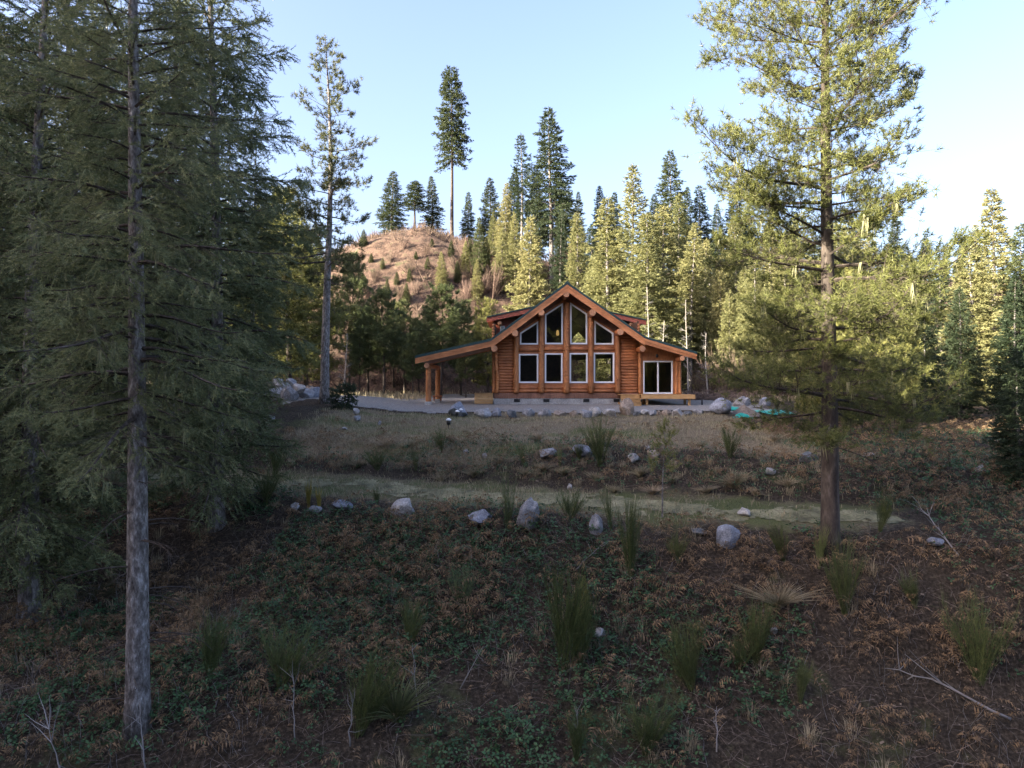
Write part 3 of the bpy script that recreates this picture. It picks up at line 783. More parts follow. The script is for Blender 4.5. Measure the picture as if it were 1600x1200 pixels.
# side and rear walls
for xw, zt in ((-1.14, 3.55), (8.02, 3.7)):
    part('wall_panel', box(Buf(), xw-0.06, xw+0.06, 0.17, 11.0, 0.4, zt+1.6), M['inside'], cabin)
    z = 0.83; k = 0
    while z < zt + 1.5:
        t = np.linspace(0.12, 11.1, 8); b = Buf(); sx = -0.05 if xw < 0 else 0.05
        tube(b, np.stack([0*t+xw+sx, t, 0*t+z], 1), 0.098, 10); part('wall_log', b, M['log'], cabin, True); z += 0.183
YR = 11.02
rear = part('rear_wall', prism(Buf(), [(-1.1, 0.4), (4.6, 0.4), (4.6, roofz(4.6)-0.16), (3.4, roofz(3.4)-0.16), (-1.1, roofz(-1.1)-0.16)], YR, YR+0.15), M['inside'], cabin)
for pts in ([(4.6, 0.4), (6.0, 0.4), (6.0, 1.2), (4.6, 1.2)], [(4.6, 3.2), (6.0, 3.2), (6.0, 3.75), (4.6, 3.75)],
            [(4.6, 4.7), (4.85, 5.2), (5.25, 5.42), (5.25, roofz(5.25)-0.16), (4.6, roofz(4.6)-0.16)], [(5.25, 5.42), (5.7, 5.2), (5.9, 4.7), (6.0, 4.7), (6.0, roofz(6.0)-0.16), (5.25, roofz(5.25)-0.16)],
            [(5.9, 3.75), (6.0, 3.75), (6.0, 4.7), (5.9, 4.7)],
            [(6.0, 0.4), (6.6, 0.4), (6.6, roofz(6.6)-0.16), (6.0, roofz(6.0)-0.16)], [(6.6, 0.4), (7.8, 0.4), (7.8, 1.0), (6.6, 1.0)],
            [(6.6, 3.3), (7.8, 3.3), (7.8, roofz(7.8)-0.16), (6.6, roofz(6.6)-0.16)], [(7.8, 0.4), (8.0, 0.4), (8.0, roofz(8.0)-0.16), (7.8, roofz(7.8)-0.16)]):
    part('rear_panel', prism(Buf(), pts, YR, YR+0.15), M['inside'], rear)
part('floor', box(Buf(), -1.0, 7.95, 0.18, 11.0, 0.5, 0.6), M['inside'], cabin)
# foundation with vents, wooden skirt
fnd = part('foundation', bbox(-1.16, 7.98, -0.06, 11.1, -0.35, 0.39, 0.01), M['concrete'], cabin)
for u in (387, 650, 1005, 1275):
    x, z = c2(u, 1119); v = Buf()
    box(v, x-0.19, x+0.19, -0.075, -0.061, z-0.1, z+0.1)
    vo = part('vent', v, M['black'], fnd)
    for j in range(4): part('louvre', box(Buf(), x-0.17, x+0.17, -0.084, -0.0755, z-0.085+j*0.045, z-0.065+j*0.045), M['black'], vo)
xx = -1.14
while xx < 7.9:
    part('skirt_board', bbox(xx, min(xx+0.295, 7.97), -0.09, -0.02, 0.392, 0.735, 0.006), M['skirt'], cabin); xx += 0.3
# right hand addition with the sliding door
for pts in ([(8.0, 0.66), (8.32, 0.66), (8.32, 2.79), (8.0, 2.79)], [(10.2, 0.66), (10.66, 0.66), (10.66, 2.79), (10.2, 2.79)],
            [(8.0, 2.79), (10.66, 2.79), (10.66, roofz(10.66)-0.16), (8.18, roofz(8.18)-0.16), (8.0, roofz(8.18)-0.16)]):
    panel(pts, 'log_v', 0.05, 0.17)
part('wall_panel', box(Buf(), 10.56, 10.68, 0.18, 7.8, 0.4, 3.1), M['log_v'], cabin)
part('wall_panel', box(Buf(), 8.1, 10.68, 7.8, 7.92, 0.4, 3.2), M['inside'], cabin)
part('floor', box(Buf(), 8.1, 10.55, 0.18, 7.8, 0.5, 0.6), M['inside'], cabin)
postz(8.1, -0.04, 0.66, 3.45, 0.1, 51, 2); postz(10.42, -0.03, 0.66, 2.95, 0.09, 52, 1); postz(10.62, -0.05, 0.66, 2.9, 0.1, 53, 1)
(dx0, dz1), (dx1, dz0) = c1(1232, 460), c1(1380, 625)
door = part('sliding_door', Buf(), M['white'], cabin)
xm = (dx0+dx1)/2
bpy.data.objects.remove(door)
door = window([(dx0, dz0), (dx1, dz0), (dx1, dz1), (dx0, dz1)], 0.0, 0.07, 0.12, name='sliding_door')
part('mullion', bbox(xm-0.045, xm+0.045, -0.012, 0.07, dz0+0.06, dz1-0.06, 0.005), M['white'], door)
part('handle', bbox(xm+0.052, xm+0.075, -0.05, -0.005, 1.55, 1.8, 0.004), M['black'], door)
lx, lz = c1(1300, 436)
lamp = part('wall_lamp', bbox(lx-0.06, lx+0.06, -0.0, 0.045, lz-0.08, lz+0.12, 0.01), M['black'], cabin)
part('lamp_shade', tube(Buf(), [(lx, -0.1, lz-0.1), (lx, -0.1, lz-0.02), (lx, -0.1, lz+0.08), (lx, -0.1, lz+0.12)], [0.06, 0.09, 0.07, 0.02], 8), M['black'], lamp)
part('lamp_arm', bbox(lx-0.015, lx+0.015, -0.1, -0.001, lz+0.09, lz+0.115, 0.003), M['black'], lamp)
# shed dormers
def dormer(sg):
    yf = 2.3; D = yf - CAMY
    if sg < 0: o = (-1.69, 5.72); i = (2.15, 6.56)
    else: o = (8.95, 5.53); i = (4.75, 6.44)
    a, b2 = (o, i) if sg < 0 else (i, o)
    d = part('dormer', prism(Buf(), P2(a, b2, 0.0, 0.08), yf-0.06, 9.4), M['roof'], cabin)
    part('dormer_fascia', prism(Buf(), P2(a, b2, -0.3, -0.004), yf, yf+0.1), M['red'], d)
    part('dormer_soffit', prism(Buf(), P2(a, b2, -0.16, -0.12), yf+0.105, 9.3), M['soffit'], d)
    zz = lambda x: np.interp(x, [a[0], b2[0]], [a[1], b2[1]])
    wx = -1.2 if sg < 0 else 8.08
    n = 6; xs_ = np.linspace(wx, i[0], n)
    for k in range(9):                                  # horizontal siding on the cheek
        z0 = 3.9 + k*0.3; z1 = z0 + 0.292
        # where the main roof passes below this board
        if sg < 0: lo0 = wx; hi0 = float(np.interp(z0, [LK[1], PK[1]], [LK[0], PK[0]])); hi1 = float(np.interp(z1, [LK[1], PK[1]], [LK[0], PK[0]]))
        else: lo0 = wx; hi0 = float(np.interp(z0, [RK[1], PK[1]], [RK[0], PK[0]])); hi1 = float(np.interp(z1, [RK[1], PK[1]], [RK[0], PK[0]]))
        zt0 = zz(wx) - 0.165
        if z0 > zt0 and z0 > 6.3: break
        c_lo = lo0 if z1 < zt0 else float(np.interp(z1+0.165, [zz(a[0]), zz(b2[0])], [a[0], b2[0]]) if sg < 0 else np.interp(z1+0.165, [b2[1], a[1]], [b2[0], a[0]]))
        pts = [(c_lo, z0), (hi0, z0), (hi1, z1), (c_lo, z1)]
        if (hi0 - c_lo)*(-sg) < 0.02: continue
        part('cheek_board', prism(Buf(), pts, 3.2 + 0.004*(k % 2), 3.3), M['red'], d)
    part('dormer_wall', box(Buf(), wx-0.05, wx+0.05, 3.31, 9.2, 3.6, zz(wx)-0.17), M['red'], d)
    px_, pz_ = c1(515, 272, D+0.15) if sg < 0 else c1(1175, 276, D+0.15)
    t = np.linspace(yf+0.12, 9.0, 4); b = Buf(); tube(b, np.stack([0*t+px_, t, 0*t+pz_], 1), 0.15, 12)
    part('dormer_purlin', b, M['endgrain'], d, True)
    if sg < 0:
        wxx, wzz = c1(528, 300, 48.1)
        part('dormer_window', prism(Buf(), [(wxx-0.16, wzz-0.2), (wxx+0.16, wzz-0.2), (wxx+0.16, wzz+0.2), (wxx-0.16, wzz+0.2)], 3.14, 3.19), M['white'], d)
        part('dormer_pane', prism(Buf(), [(wxx-0.1, wzz-0.14), (wxx+0.1, wzz-0.14), (wxx+0.1, wzz+0.14), (wxx-0.1, wzz+0.14)], 3.125, 3.135), M['glass'], d)
dormer(-1); dormer(1)
# porch posts on concrete piers
for y in (-0.85, 4.7):
    gz = hz(-5.2, y)
    pr = part('pier', bbox(-5.42, -4.98, y-0.22, y+0.22, gz-0.3, gz+0.2, 0.03), M['concrete'], cabin)
    postz(-5.2, y, gz+0.2, zb_-0.1, 0.165, 60+int(y), 3, name='porch_post')
part('pier', bbox(-5.15, -4.75, 2.0, 2.4, hz(-5, 2)-0.3, hz(-5, 2)+0.16, 0.03), M['concrete'], cabin)
st = thing('log_stool', 'small log slab stool between the two porch posts', 'stool', (-4.95, 2.2, hz(-5, 2)+0.16))
part('seat', bbox(-5.25, -4.65, 1.95, 2.45, hz(-5, 2)+0.4, hz(-5, 2)+0.5, 0.02), M['log'], st)
for sx in (-5.18, -4.72):
    part('leg', bbox(sx-0.04, sx+0.04, 2.1, 2.3, hz(-5, 2)+0.161, hz(-5, 2)+0.399, 0.01), M['log'], st)

# deck, steps and landing
dk = thing('wooden_deck', 'new yellowish timber deck under the sliding door', 'deck', (9.2, -0.8, 0))
zt = 0.655
for k in range(11):
    y = -1.62 + k*0.142
    part('plank', bbox(7.9 + (0.0 if k else -0.0), 11.2, y, y+0.136, zt-0.038, zt, 0.006), M['deck'], dk)
part('rim_board', bbox(7.9, 11.2, -1.66, -1.622, zt-0.27, zt-0.04, 0.006), M['deck'], dk)
for x in (7.92, 8.9, 9.9, 11.12):
    part('joist', bbox(x, x+0.05, -1.62, -0.08, zt-0.25, zt-0.04, 0.004), M['deck'], dk)
for x in (8.3, 10.9):
    for y in (-1.35, -0.25):
        part('leg', bbox(x-0.07, x+0.07, y-0.07, y+0.07, hz(x, y)-0.1, zt-0.255, 0.008), M['deck'], dk)
sp = thing('wooden_steps', 'short flight of timber steps at the side of the deck', 'steps', (7.2, -1.3, 0))
for k, (y0, z1) in enumerate(((-2.05, 0.2), (-1.72, 0.42))):
    for j in range(2): part('tread', bbox(6.65, 7.87, y0+j*0.165, y0+j*0.165+0.158, z1-0.036, z1, 0.006), M['deck'], sp)
    part('riser', bbox(6.68, 7.84, y0+0.03, y0+0.06, z1-0.24, z1-0.04, 0.004), M['deck'], sp)
for j in range(8): part('tread', bbox(6.65, 7.87, -1.38+j*0.155, -1.38+j*0.155+0.149, zt-0.038, zt, 0.006), M['deck'], sp)
part('riser', bbox(6.68, 7.84, -1.36, -1.33, zt-0.26, zt-0.042, 0.004), M['deck'], sp)
for x in (6.7, 7.8): part('stringer', prism(Buf(), [(x, -0.1), (x+0.045, -0.1), (x+0.045, 0.15), (x, 0.15)], -1.95, -0.12), M['deck'], sp)
ld = thing('wooden_landing', 'boxy timber landing step against the left corner of the cabin', 'landing', (-1.8, 0.3, 0))
for j in range(4): part('board', bbox(-2.36, -1.2, -0.32, -0.28, 0.06+j*0.155, 0.06+j*0.155+0.148, 0.006), M['deck'], ld)
for j in range(4): part('side_board', bbox(-2.36, -2.32, -0.275, 1.3, 0.06+j*0.155, 0.06+j*0.155+0.148, 0.006), M['deck'], ld)
for j in range(8): part('plank', bbox(-2.4, -1.2, -0.36+j*0.21, -0.36+j*0.21+0.2, 0.685, 0.725, 0.006), M['deck'], ld)
for x in (-2.25, -1.3): part('leg', bbox(x-0.05, x+0.05, 0.0, 0.1, -0.05, 0.68, 0.006), M['deck'], ld)
# pendant lamp inside
plx, plz = c2(750, 512, 48.0)
pl = thing('pendant_lamp', 'glowing amber pendant lamp hanging behind the tall gable window', 'lamp', (plx, 3.0, plz))
part('shade', tube(Buf(), [(plx, 3.0, plz-0.2), (plx, 3.0, plz-0.12), (plx, 3.0, plz+0.1), (plx, 3.0, plz+0.17)], [0.07, 0.11, 0.085, 0.03], 10), M['glow'], pl)
part('cord', tube(Buf(), [(plx, 3.0, plz+0.17), (plx, 3.0, roofz(plx)-0.16)], 0.01, 5), M['black'], pl)
# ------------------------------------------------------------------ trees
SPR = [t_spray(k, 6) for k in (1, 2, 3)]
SPRF = [t_spray(k, 7, 0.17) for k in (4, 5, 6)]
SPG = [t_sprig(k, 20, 0.05, 0.23) for k in (7, 8, 9)]
SPG2 = [t_sprig(k, 13, 0.085, 0.27) for k in (10, 11, 12)]
TUF = [t_tuft(k, 22, 0.09) for k in (13, 14, 15)]
TUF2 = [t_tuft(k, 15, 0.12) for k in (16, 17, 18)]
PR = {}
PR['f1'] = gen_tree(101, 16, 0.8, 2.9, 230, sl=0.29, tmpl=SPR, r0=0.2, fol='fir', n2f=13, jit=(0.5, 1.18))
PR['f2'] = gen_tree(102, 16, 1.2, 2.5, 210, sl=0.29, tmpl=SPR, r0=0.19, fol='fir', power=0.9, e_hi=0.9, n2f=13, jit=(0.45, 1.2))
PR['f3'] = gen_tree(103, 18, 4.5, 2.4, 190, sl=0.31, tmpl=SPR, r0=0.21, fol='fir', power=0.7, droop=0.45, jit=(0.5, 1.2), n2f=12)
PR['f4'] = gen_tree(104, 12, 0.4, 2.7, 200, sl=0.28, tmpl=SPRF, r0=0.17, fol='fir', power=0.85, e_lo=0.0, n2f=12)
PR['tall'] = gen_tree(105, 21, 9.6, 2.5, 150, sl=0.33, tmpl=SPRF, r0=0.24, fol='fir', power=0.42, low=0.75, droop=0.4, jit=(0.55, 1.15), bark='bark_red', n2f=12)
PR['thin'] = gen_tree(106, 18, 5.0, 1.9, 140, sl=0.3, tmpl=SPR, r0=0.17, fol='fir', power=0.7, n2f=11, jit=(0.35, 1.2), droop=0.35)
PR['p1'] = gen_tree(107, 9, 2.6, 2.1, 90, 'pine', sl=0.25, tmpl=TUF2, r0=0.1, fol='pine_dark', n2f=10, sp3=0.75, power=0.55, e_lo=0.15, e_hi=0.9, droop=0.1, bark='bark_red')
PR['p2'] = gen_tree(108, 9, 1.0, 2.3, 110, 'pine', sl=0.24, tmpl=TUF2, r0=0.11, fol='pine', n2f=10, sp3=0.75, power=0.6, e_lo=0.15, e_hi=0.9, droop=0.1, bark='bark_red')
PR['nearfir'] = gen_tree(111, 19, 5.2, 3.0, 185, sl=0.23, tmpl=SPG, r0=0.215, fol='fir_near', n2f=13, sp3=0.6, vis_top=14.2, droop=0.5, e_lo=-0.02, power=0.55, low=0.75, dead=34, lichen=300, jit=(0.4, 1.12), l2k=0.34, wob=0.05, hang=-0.4)
PR['midfir'] = gen_tree(112, 17, 1.2, 2.9, 200, sl=0.27, tmpl=SPG2, r0=0.2, fol='fir_near', n2f=13, sp3=0.58, vis_top=12.5, droop=0.5, e_lo=-0.02, power=0.5, low=0.8, dead=10, lichen=120, jit=(0.5, 1.12), l2k=0.38, hang=-0.35)
PR['bigpine'] = gen_tree(113, 17.5, 3.0, 3.3, 128, 'pine', sl=0.14, tmpl=TUF, r0=0.215, fol='pine', n2f=12, sp3=0.8, vis_top=13.2, power=0.25, low=0.75, e_lo=-0.05, e_hi=0.7, droop=0.12, dead=5, lichen=300, bark='bark_red', wob=0.14)
PR['leanpine'] = gen_tree(114, 20.4, 6.5, 3.1, 96, 'pine', sl=0.24, tmpl=TUF2, r0=0.25, fol='pine_mid', n2f=7, sp3=0.85, power=0.62, low=0.85, e_lo=-0.12, e_hi=0.7, droop=0.2, dead=22, lichen=60, bark='bark', wob=0.35, jit=(0.4, 1.2))

_r = np.random.default_rng(5)
def tree_px(proto, px, D, top, label, w=1.0, group=None, fol=None, name='fir_tree', rot=None, tilt=(0, 0), sink=0.1):
    x, y = at(px, D); z = ground(x, y) - sink
    H = CAMZ + (600 - top)*D/F - z
    s = H/PR[proto]['H']
    r = _r.uniform(0, 6.28) if rot is None else rot
    if group:
        w = w*_r.uniform(0.88, 1.18)
        tilt = (_r.normal(0, 0.02), _r.normal(0, 0.02))
    return plant_tree(name, PR[proto], (x, y, z), label, 'tree', group, r, (s*w, s*w*_r.uniform(0.9, 1.1), s), tilt, fol)

# the near trees
x, y = at(215, 13.2)
plant_tree('fir_tree', PR['nearfir'], (x, y, hz(x, y)-0.15), 'large near fir with grey bare lower trunk, snags and hanging lichen', 'tree', None, 0.9)
x, y = at(1297, 16.5)
plant_tree('pine_tree', PR['bigpine'], (x, y, hz(x, y)-0.15), 'tall sunlit pine with dark lower trunk standing beside the grassy track', 'tree', None, 2.2)
tree_px('leanpine', 507, 40, 45, 'tall slim pine with high open crown rising beside the rock pile', name='pine_tree', tilt=(0, 0.012), rot=1.0)
tree_px('midfir', 338, 21, -230, 'full dark fir with drooping boughs reaching the brambles beside the clearing', rot=0.3, w=0.95)
G1 = 'dark firs crowded behind the near grey trunk'
for px, D, top, w in ((45, 17.5, -330, 1.0), (118, 24, -200, 1.0), (-120, 24, -200, 1.0), (262, 31, -110, 0.95), (178, 38, -30, 1.0), (20, 33, 60, 1.0), (395, 36, 200, 0.8), (-20, 44, 120, 1.0), (110, 48, 180, 1.0), (300, 50, 250, 1.0)):
    lab = ('dark shaded fir crowded close behind the near grey trunk' if D < 28 else 'dark shaded fir deep in the wood behind the near grey trunk' if px < 200 else 'dark shaded fir between the near grey trunk and the slim pine')
    tree_px('midfir', px, D, top, lab, w, lab.replace('fir', 'firs', 1))
G2 = 'lighter trees filling the wood between the near firs and the slim pine'
for px, D, top, w, pr in ((452, 47, 300, 1.1, 'p2'), (430, 56, 340, 1.0, 'p2'), (478, 60, 360, 1.1, 'p2'), (395, 58, 320, 0.9, 'f2'), (350, 62, 300, 1.0, 'f1'), (225, 60, 260, 1.0, 'f1'), (60, 60, 240, 1.0, 'f1'), (150, 66, 250, 1.0, 'f2'), (545, 66, 395, 0.8, 'p1')):
    tree_px(pr, px, D, top, 'lighter tree in the wood between near firs and slim pine', w, G2, name='pine_tree' if pr[0] == 'p' else 'fir_tree')

# grove of young pines at the foot of the hill
G3 = 'young dark pines in the grove beside the porch'
for px, D, top, w, pr in ((600, 60, 452, 1.15, 'p1'), (688, 61, 445, 1.25, 'p1'), (575, 64, 480, 1.0, 'p1'), (632, 66, 470, 1.0, 'p1'), (655, 64, 500, 1.0, 'p1'), (720, 66, 470, 1.0, 'p1'), (615, 69, 470, 0.9, 'p1'), (668, 70, 480, 1.0, 'p1'), (705, 72, 490, 1.0, 'p1'), (645, 58, 520, 0.9, 'p1'), (590, 71, 490, 0.9, 'p1'), (562, 60, 500, 1.0, 'p1'), (745, 70, 505, 1.0, 'p1'), (728, 60, 520, 0.9, 'p1')):
    lab = ('young dark pine with a full crown at the front of the porch-side grove' if D < 62 else 'young dark pine deep inside the porch-side grove' if px < 660 else 'young dark pine of the grove seen right behind the porch roof')
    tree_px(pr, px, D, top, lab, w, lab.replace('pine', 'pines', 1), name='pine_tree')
tree_px('p2', 762, 62, 468, 'small bright yellow-green pine peeping over the porch roof', 1.0, None, 'pine', 'pine_tree')

# on the hill
tree_px('tall', 706, 92, 108, 'lone tall fir with long bare trunk on the hilltop', 1.0, rot=0.5)
tree_px('f1', 612, 92, 268, 'broad full fir on the left shoulder of the brown hilltop', 1.7)
tree_px('tall', 648, 91, 284, 'small fir with a short bare trunk on the hilltop', 2.1)
tree_px('f2', 676, 94, 275, 'narrow spired fir just left of the lone tall hilltop tree', 1.5)
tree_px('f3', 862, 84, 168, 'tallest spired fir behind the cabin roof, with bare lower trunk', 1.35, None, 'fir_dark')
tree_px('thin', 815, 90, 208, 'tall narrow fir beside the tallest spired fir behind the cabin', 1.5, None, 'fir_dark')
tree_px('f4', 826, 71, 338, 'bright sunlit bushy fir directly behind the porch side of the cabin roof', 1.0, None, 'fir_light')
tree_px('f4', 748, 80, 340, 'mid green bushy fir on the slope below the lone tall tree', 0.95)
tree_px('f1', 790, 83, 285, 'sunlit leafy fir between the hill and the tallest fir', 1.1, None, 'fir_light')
tree_px('f3', 1048, 88, 233, 'thin topped fir rising above the sunlit firs behind the cabin', 1.2, None, 'fir')
G4 = 'dark firs along the crest of the ridge'
for px, D, top, w, pr in ((732, 95, 300, 1.1, 'f1'), (768, 96, 278, 1.2, 'f1'), (800, 98, 262, 1.2, 'f2'), (838, 97, 260, 1.2, 'f1'), (885, 97, 285, 1.2, 'f1'), (906, 92, 300, 1.2, 'f2'), (938, 95, 288, 1.2, 'f2'), (958, 98, 300, 1.2, 'f1'), (1022, 98, 300, 1.2, 'f1'), (1072, 96, 292, 1.2, 'f2'), (1096, 92, 288, 1.2, 'f1'), (1120, 96, 318, 1.2, 'f1'), (1150, 94, 282, 1.2, 'f2'), (1172, 98, 320, 1.2, 'f1'), (1205, 95, 300, 1.2, 'f2'), (1240, 98, 330, 1.2, 'f1'), (1290, 96, 320, 1.2, 'f2'), (1340, 98, 345, 1.2, 'f1'), (1395, 100, 330, 1.2, 'f2'), (1445, 104, 365, 1.2, 'f1'), (1475, 100, 385, 1.2, 'f2'), (1420, 92, 380, 1.2, 'f1'), (1500, 96, 370, 1.2, 'f1'), (875, 80, 330, 1.0, 'f2'), (925, 82, 350, 1.1, 'f1'), (1110, 80, 380, 1.1, 'f1'), (1165, 82, 390, 1.1, 'f1')):
    lab = ('dark fir on the crest between the lone tall fir and the tallest spired fir' if px < 850 else 'dark fir on the ridge crest right behind the cabin gable' if px < 960 else
           'dark fir on the ridge crest above the pale sunlit belt of firs' if px < 1180 else 'dark fir on the ridge crest behind the big sunlit pine')
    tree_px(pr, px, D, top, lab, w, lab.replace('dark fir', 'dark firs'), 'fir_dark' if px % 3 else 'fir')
G5 = 'sunlit firs in the belt behind the cabin'
for px, D, top, w, pr in ((905, 76, 330, 1.0, 'f2'), (955, 66, 308, 1.0, 'f1'), (985, 71, 258, 0.95, 'f2'), (1008, 62, 335, 1.0, 'f1'), (1035, 69, 320, 1.0, 'f1'), (1078, 66, 350, 0.95, 'f3'), (1060, 74, 300, 1.0, 'f2'), (1128, 64, 400, 0.85, 'f1'), (1152, 70, 345, 1.0, 'f1'), (1180, 59, 385, 0.9, 'f1'), (1205, 64, 350, 1.0, 'f2'), (1226, 55, 365, 0.9, 'f1'), (1250, 62, 330, 1.0, 'f1'), (1300, 60, 350, 1.0, 'f1'), (1350, 64, 360, 1.0, 'f2'), (1100, 68, 375, 1.0, 'f2'), (1165, 63, 420, 0.9, 'f4'), (1195, 58, 450, 0.9, 'f4'), (1140, 61, 455, 0.8, 'f4'), (1270, 56, 400, 0.9, 'f1'), (1320, 70, 330, 0.9, 'f2'), (975, 68, 420, 0.8, 'f4'), (935, 70, 400, 0.9, 'f4')):
    lab = ('pale sunlit fir standing directly behind the cabin roof' if px < 1000 else 'pale sunlit fir behind the sliding door wing of the cabin' if px < 1100 else
           'pale sunlit fir above the slash heap beyond the deck' if px < 1215 else 'pale sunlit fir right behind the big pine')
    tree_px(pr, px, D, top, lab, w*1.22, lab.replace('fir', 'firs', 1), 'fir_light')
G6 = 'firs and pines at the right of the clearing'
for px, D, top, w, pr, fo in ((1556, 50, 293, 1.1, 'f1', 'fir_light'), (1520, 44, 372, 1.0, 'f4', 'fir_light'), (1596, 46, 350, 1.0, 'f1', 'fir'), (1470, 46, 395, 0.9, 'f1', 'fir_dark'), (1425, 42, 410, 1.0, 'f4', 'fir_light'), (1388, 48, 380, 1.0, 'f2', 'fir_light'), (1640, 40, 320, 0.9, 'f1', 'fir'), (1500, 36, 450, 0.9, 'f4', 'fir_dark'), (1580, 34, 430, 0.8, 'f4', 'fir_dark'), (1445, 33, 470, 0.8, 'f4', 'fir_dark')):
    lab = ('tall spired fir rising out of the dark wood beyond the sunlit pine' if top < 375 else 'low bushy fir filling the dark wood beyond the sunlit pine' if top > 415 else 'middling fir in the dark wood beyond the sunlit pine')
    tree_px(pr, px, D, top, lab, w, lab.replace('fir', 'firs', 1), fo)
G7 = 'young pines around the foot of the big sunlit pine'
for px, D, top, w in ((1268, 29, 430, 0.8), (1345, 26, 395, 0.9), (1400, 30, 430, 0.9), (1300, 34, 400, 0.9)):
    tree_px('p2', px, D, top, 'bushy young pine around the big sunlit pine', w, G7, 'pine', 'pine_tree')
tree_px('f4', 1592, 20, 545, 'small dense dark fir at the edge of the bracken slope', 1.1, None, 'fir_dark')
# pale thin stems among the belt
for k, (px, D, top) in enumerate(((1012, 57, 448), (1073, 56, 468), (1104, 55, 520), (1037, 57, 500), (540, 54, 520))):
    x, y = at(px, D); z = ground(x, y); H = CAMZ + (600-top)*D/F - z
    rng = np.random.default_rng(300+k); b = Buf()
    t = np.linspace(0, 1, 10); tp = np.stack([0.1*np.sin(t*4+k), 0.08*np.cos(t*3+k), t*H], 1)
    tube(b, tp, 0.075*(1-0.75*t), 7)
    tm = b.mesh('trunk', M['bark_pale'], True); b = Buf()
    for j in range(26):
        q = rng.uniform(0.25, 0.98); p0 = np.array([np.interp(q, t, tp[:, 0]), np.interp(q, t, tp[:, 1]), q*H]); a = rng.uniform(0, 6.28); l = rng.uniform(0.4, 1.1)*(1.2-q)
        dv = np.array([math.cos(a), math.sin(a), rng.uniform(0.1, 0.7)])
        tube(b, [p0, p0+dv*l*0.5, p0+dv*l+np.array([0, 0, 0.1])], [0.018, 0.012, 0.004], 3, False)
        for i in range(3):
            p1 = p0 + dv*l*rng.uniform(0.3, 0.9); d2 = norm(dv + rng.normal(0, 0.6, 3)); tube(b, [p1, p1+d2*0.35], [0.008, 0.003], 3, False)
    t_ = thing('bare_sapling', 'pale bare stemmed sapling at the edge of the firs behind the cabin', 'tree', (x, y, z-0.05), 'pale bare saplings')
    link('trunk', tm, t_); link('branches', b.mesh('branches', M['twig_grey'], False), t_)['kind'] = 'stuff'

# ------------------------------------------------------------------ rocks
def rock_mesh(seed, mat, n=3, rough=0.45, flat=0.12):
    import bmesh
    bm = bmesh.new(); bmesh.ops.create_icosphere(bm, subdivisions=4 if n > 2 else 3, radius=0.5)
    rng = np.random.default_rng(seed)
    v = np.array([q.co[:] for q in bm.verts])
    # cut by random planes for facets, then roughen
    for k in range(13):
        nn = norm(rng.normal(size=3)); d = rng.uniform(0.26, 0.42)
        o = v@nn - d; v = v - np.where(o > 0, o*0.95, 0)[:, None]*nn
    a = fbm(v[:, 0]*3+seed, v[:, 1]*3+v[:, 2]*2, seed, 4)
    v = v*(1 + rough*a)[:, None]
    a2 = fbm(v[:, 0]*9+seed, v[:, 1]*9+v[:, 2]*7, seed+4, 3); v = v*(1 + 0.12*a2)[:, None]
    me = bpy.data.meshes.new('rock')
    for q, c in zip(bm.verts, v): q.co = c
    for f in bm.faces: f.smooth = True
    bm.to_mesh(me); bm.free(); me.materials.append(mat)
    return me
def m_rock(name, a, b2, c):
    return m_rough(name, [(0.28, a), (0.5, b2), (0.7, c)], 2.6, rough=0.85, bstr=0.6, bdist=0.05, detail=10, fine=8)
RM = {'grey': m_rock('grey_rock', (0.12, 0.12, 0.125), (0.25, 0.25, 0.26), (0.38, 0.38, 0.39)),
      'white': m_rock('pale_rock', (0.17, 0.165, 0.16), (0.34, 0.33, 0.32), (0.48, 0.47, 0.455)),
      'brown': m_rock('brown_rock', (0.13, 0.1, 0.08), (0.27, 0.215, 0.17), (0.38, 0.32, 0.26)),
      'dark': m_rock('dark_rock', (0.05, 0.055, 0.06), (0.11, 0.12, 0.13), (0.2, 0.21, 0.22)),
      'blue': m_rock('bluish_rock', (0.1, 0.105, 0.125), (0.2, 0.215, 0.25), (0.32, 0.335, 0.37))}
ROCKS = {k: [rock_mesh(400+13*i+hash_, RM[k]) for i in range(4)] for hash_, k in enumerate(RM)}
_rr = np.random.default_rng(9)
def rock(px, D, wpx, hpx, colr, label, group=None, base=None, sink=0.18):
    x, y = at(px, D); w = wpx*D/F; hh = hpx*D/F/(1-sink)
    z = hz(x, y) if base is None else base
    o = bpy.data.objects.new('rock', ROCKS[colr][_rr.integers(0, 4)]); COL.objects.link(o)
    o.location = (x, y, z + hh*(0.5-sink)*0.92); o.scale = (w*1.12, w*_rr.uniform(0.8, 1.1), hh*1.1); o.rotation_euler = (_rr.normal(0, 0.12), _rr.normal(0, 0.12), _rr.uniform(0, 6.28) if abs(w-hh) < 0.3*w else _rr.choice([0, 3.14])+_rr.normal(0, 0.2))
    return tag(o, label, 'rock', group)
def gD(px, py):
    """distance at which the ground is seen at a pixel"""
    D = np.linspace(12, 60, 1500); x = (px-800)*D/F
    zz = h(x, CAMY + D); v = 600 + (CAMZ - zz)*F/D
    k = np.where(v <= py)[0]
    return float(D[k[0]]) if len(k) else 60.0
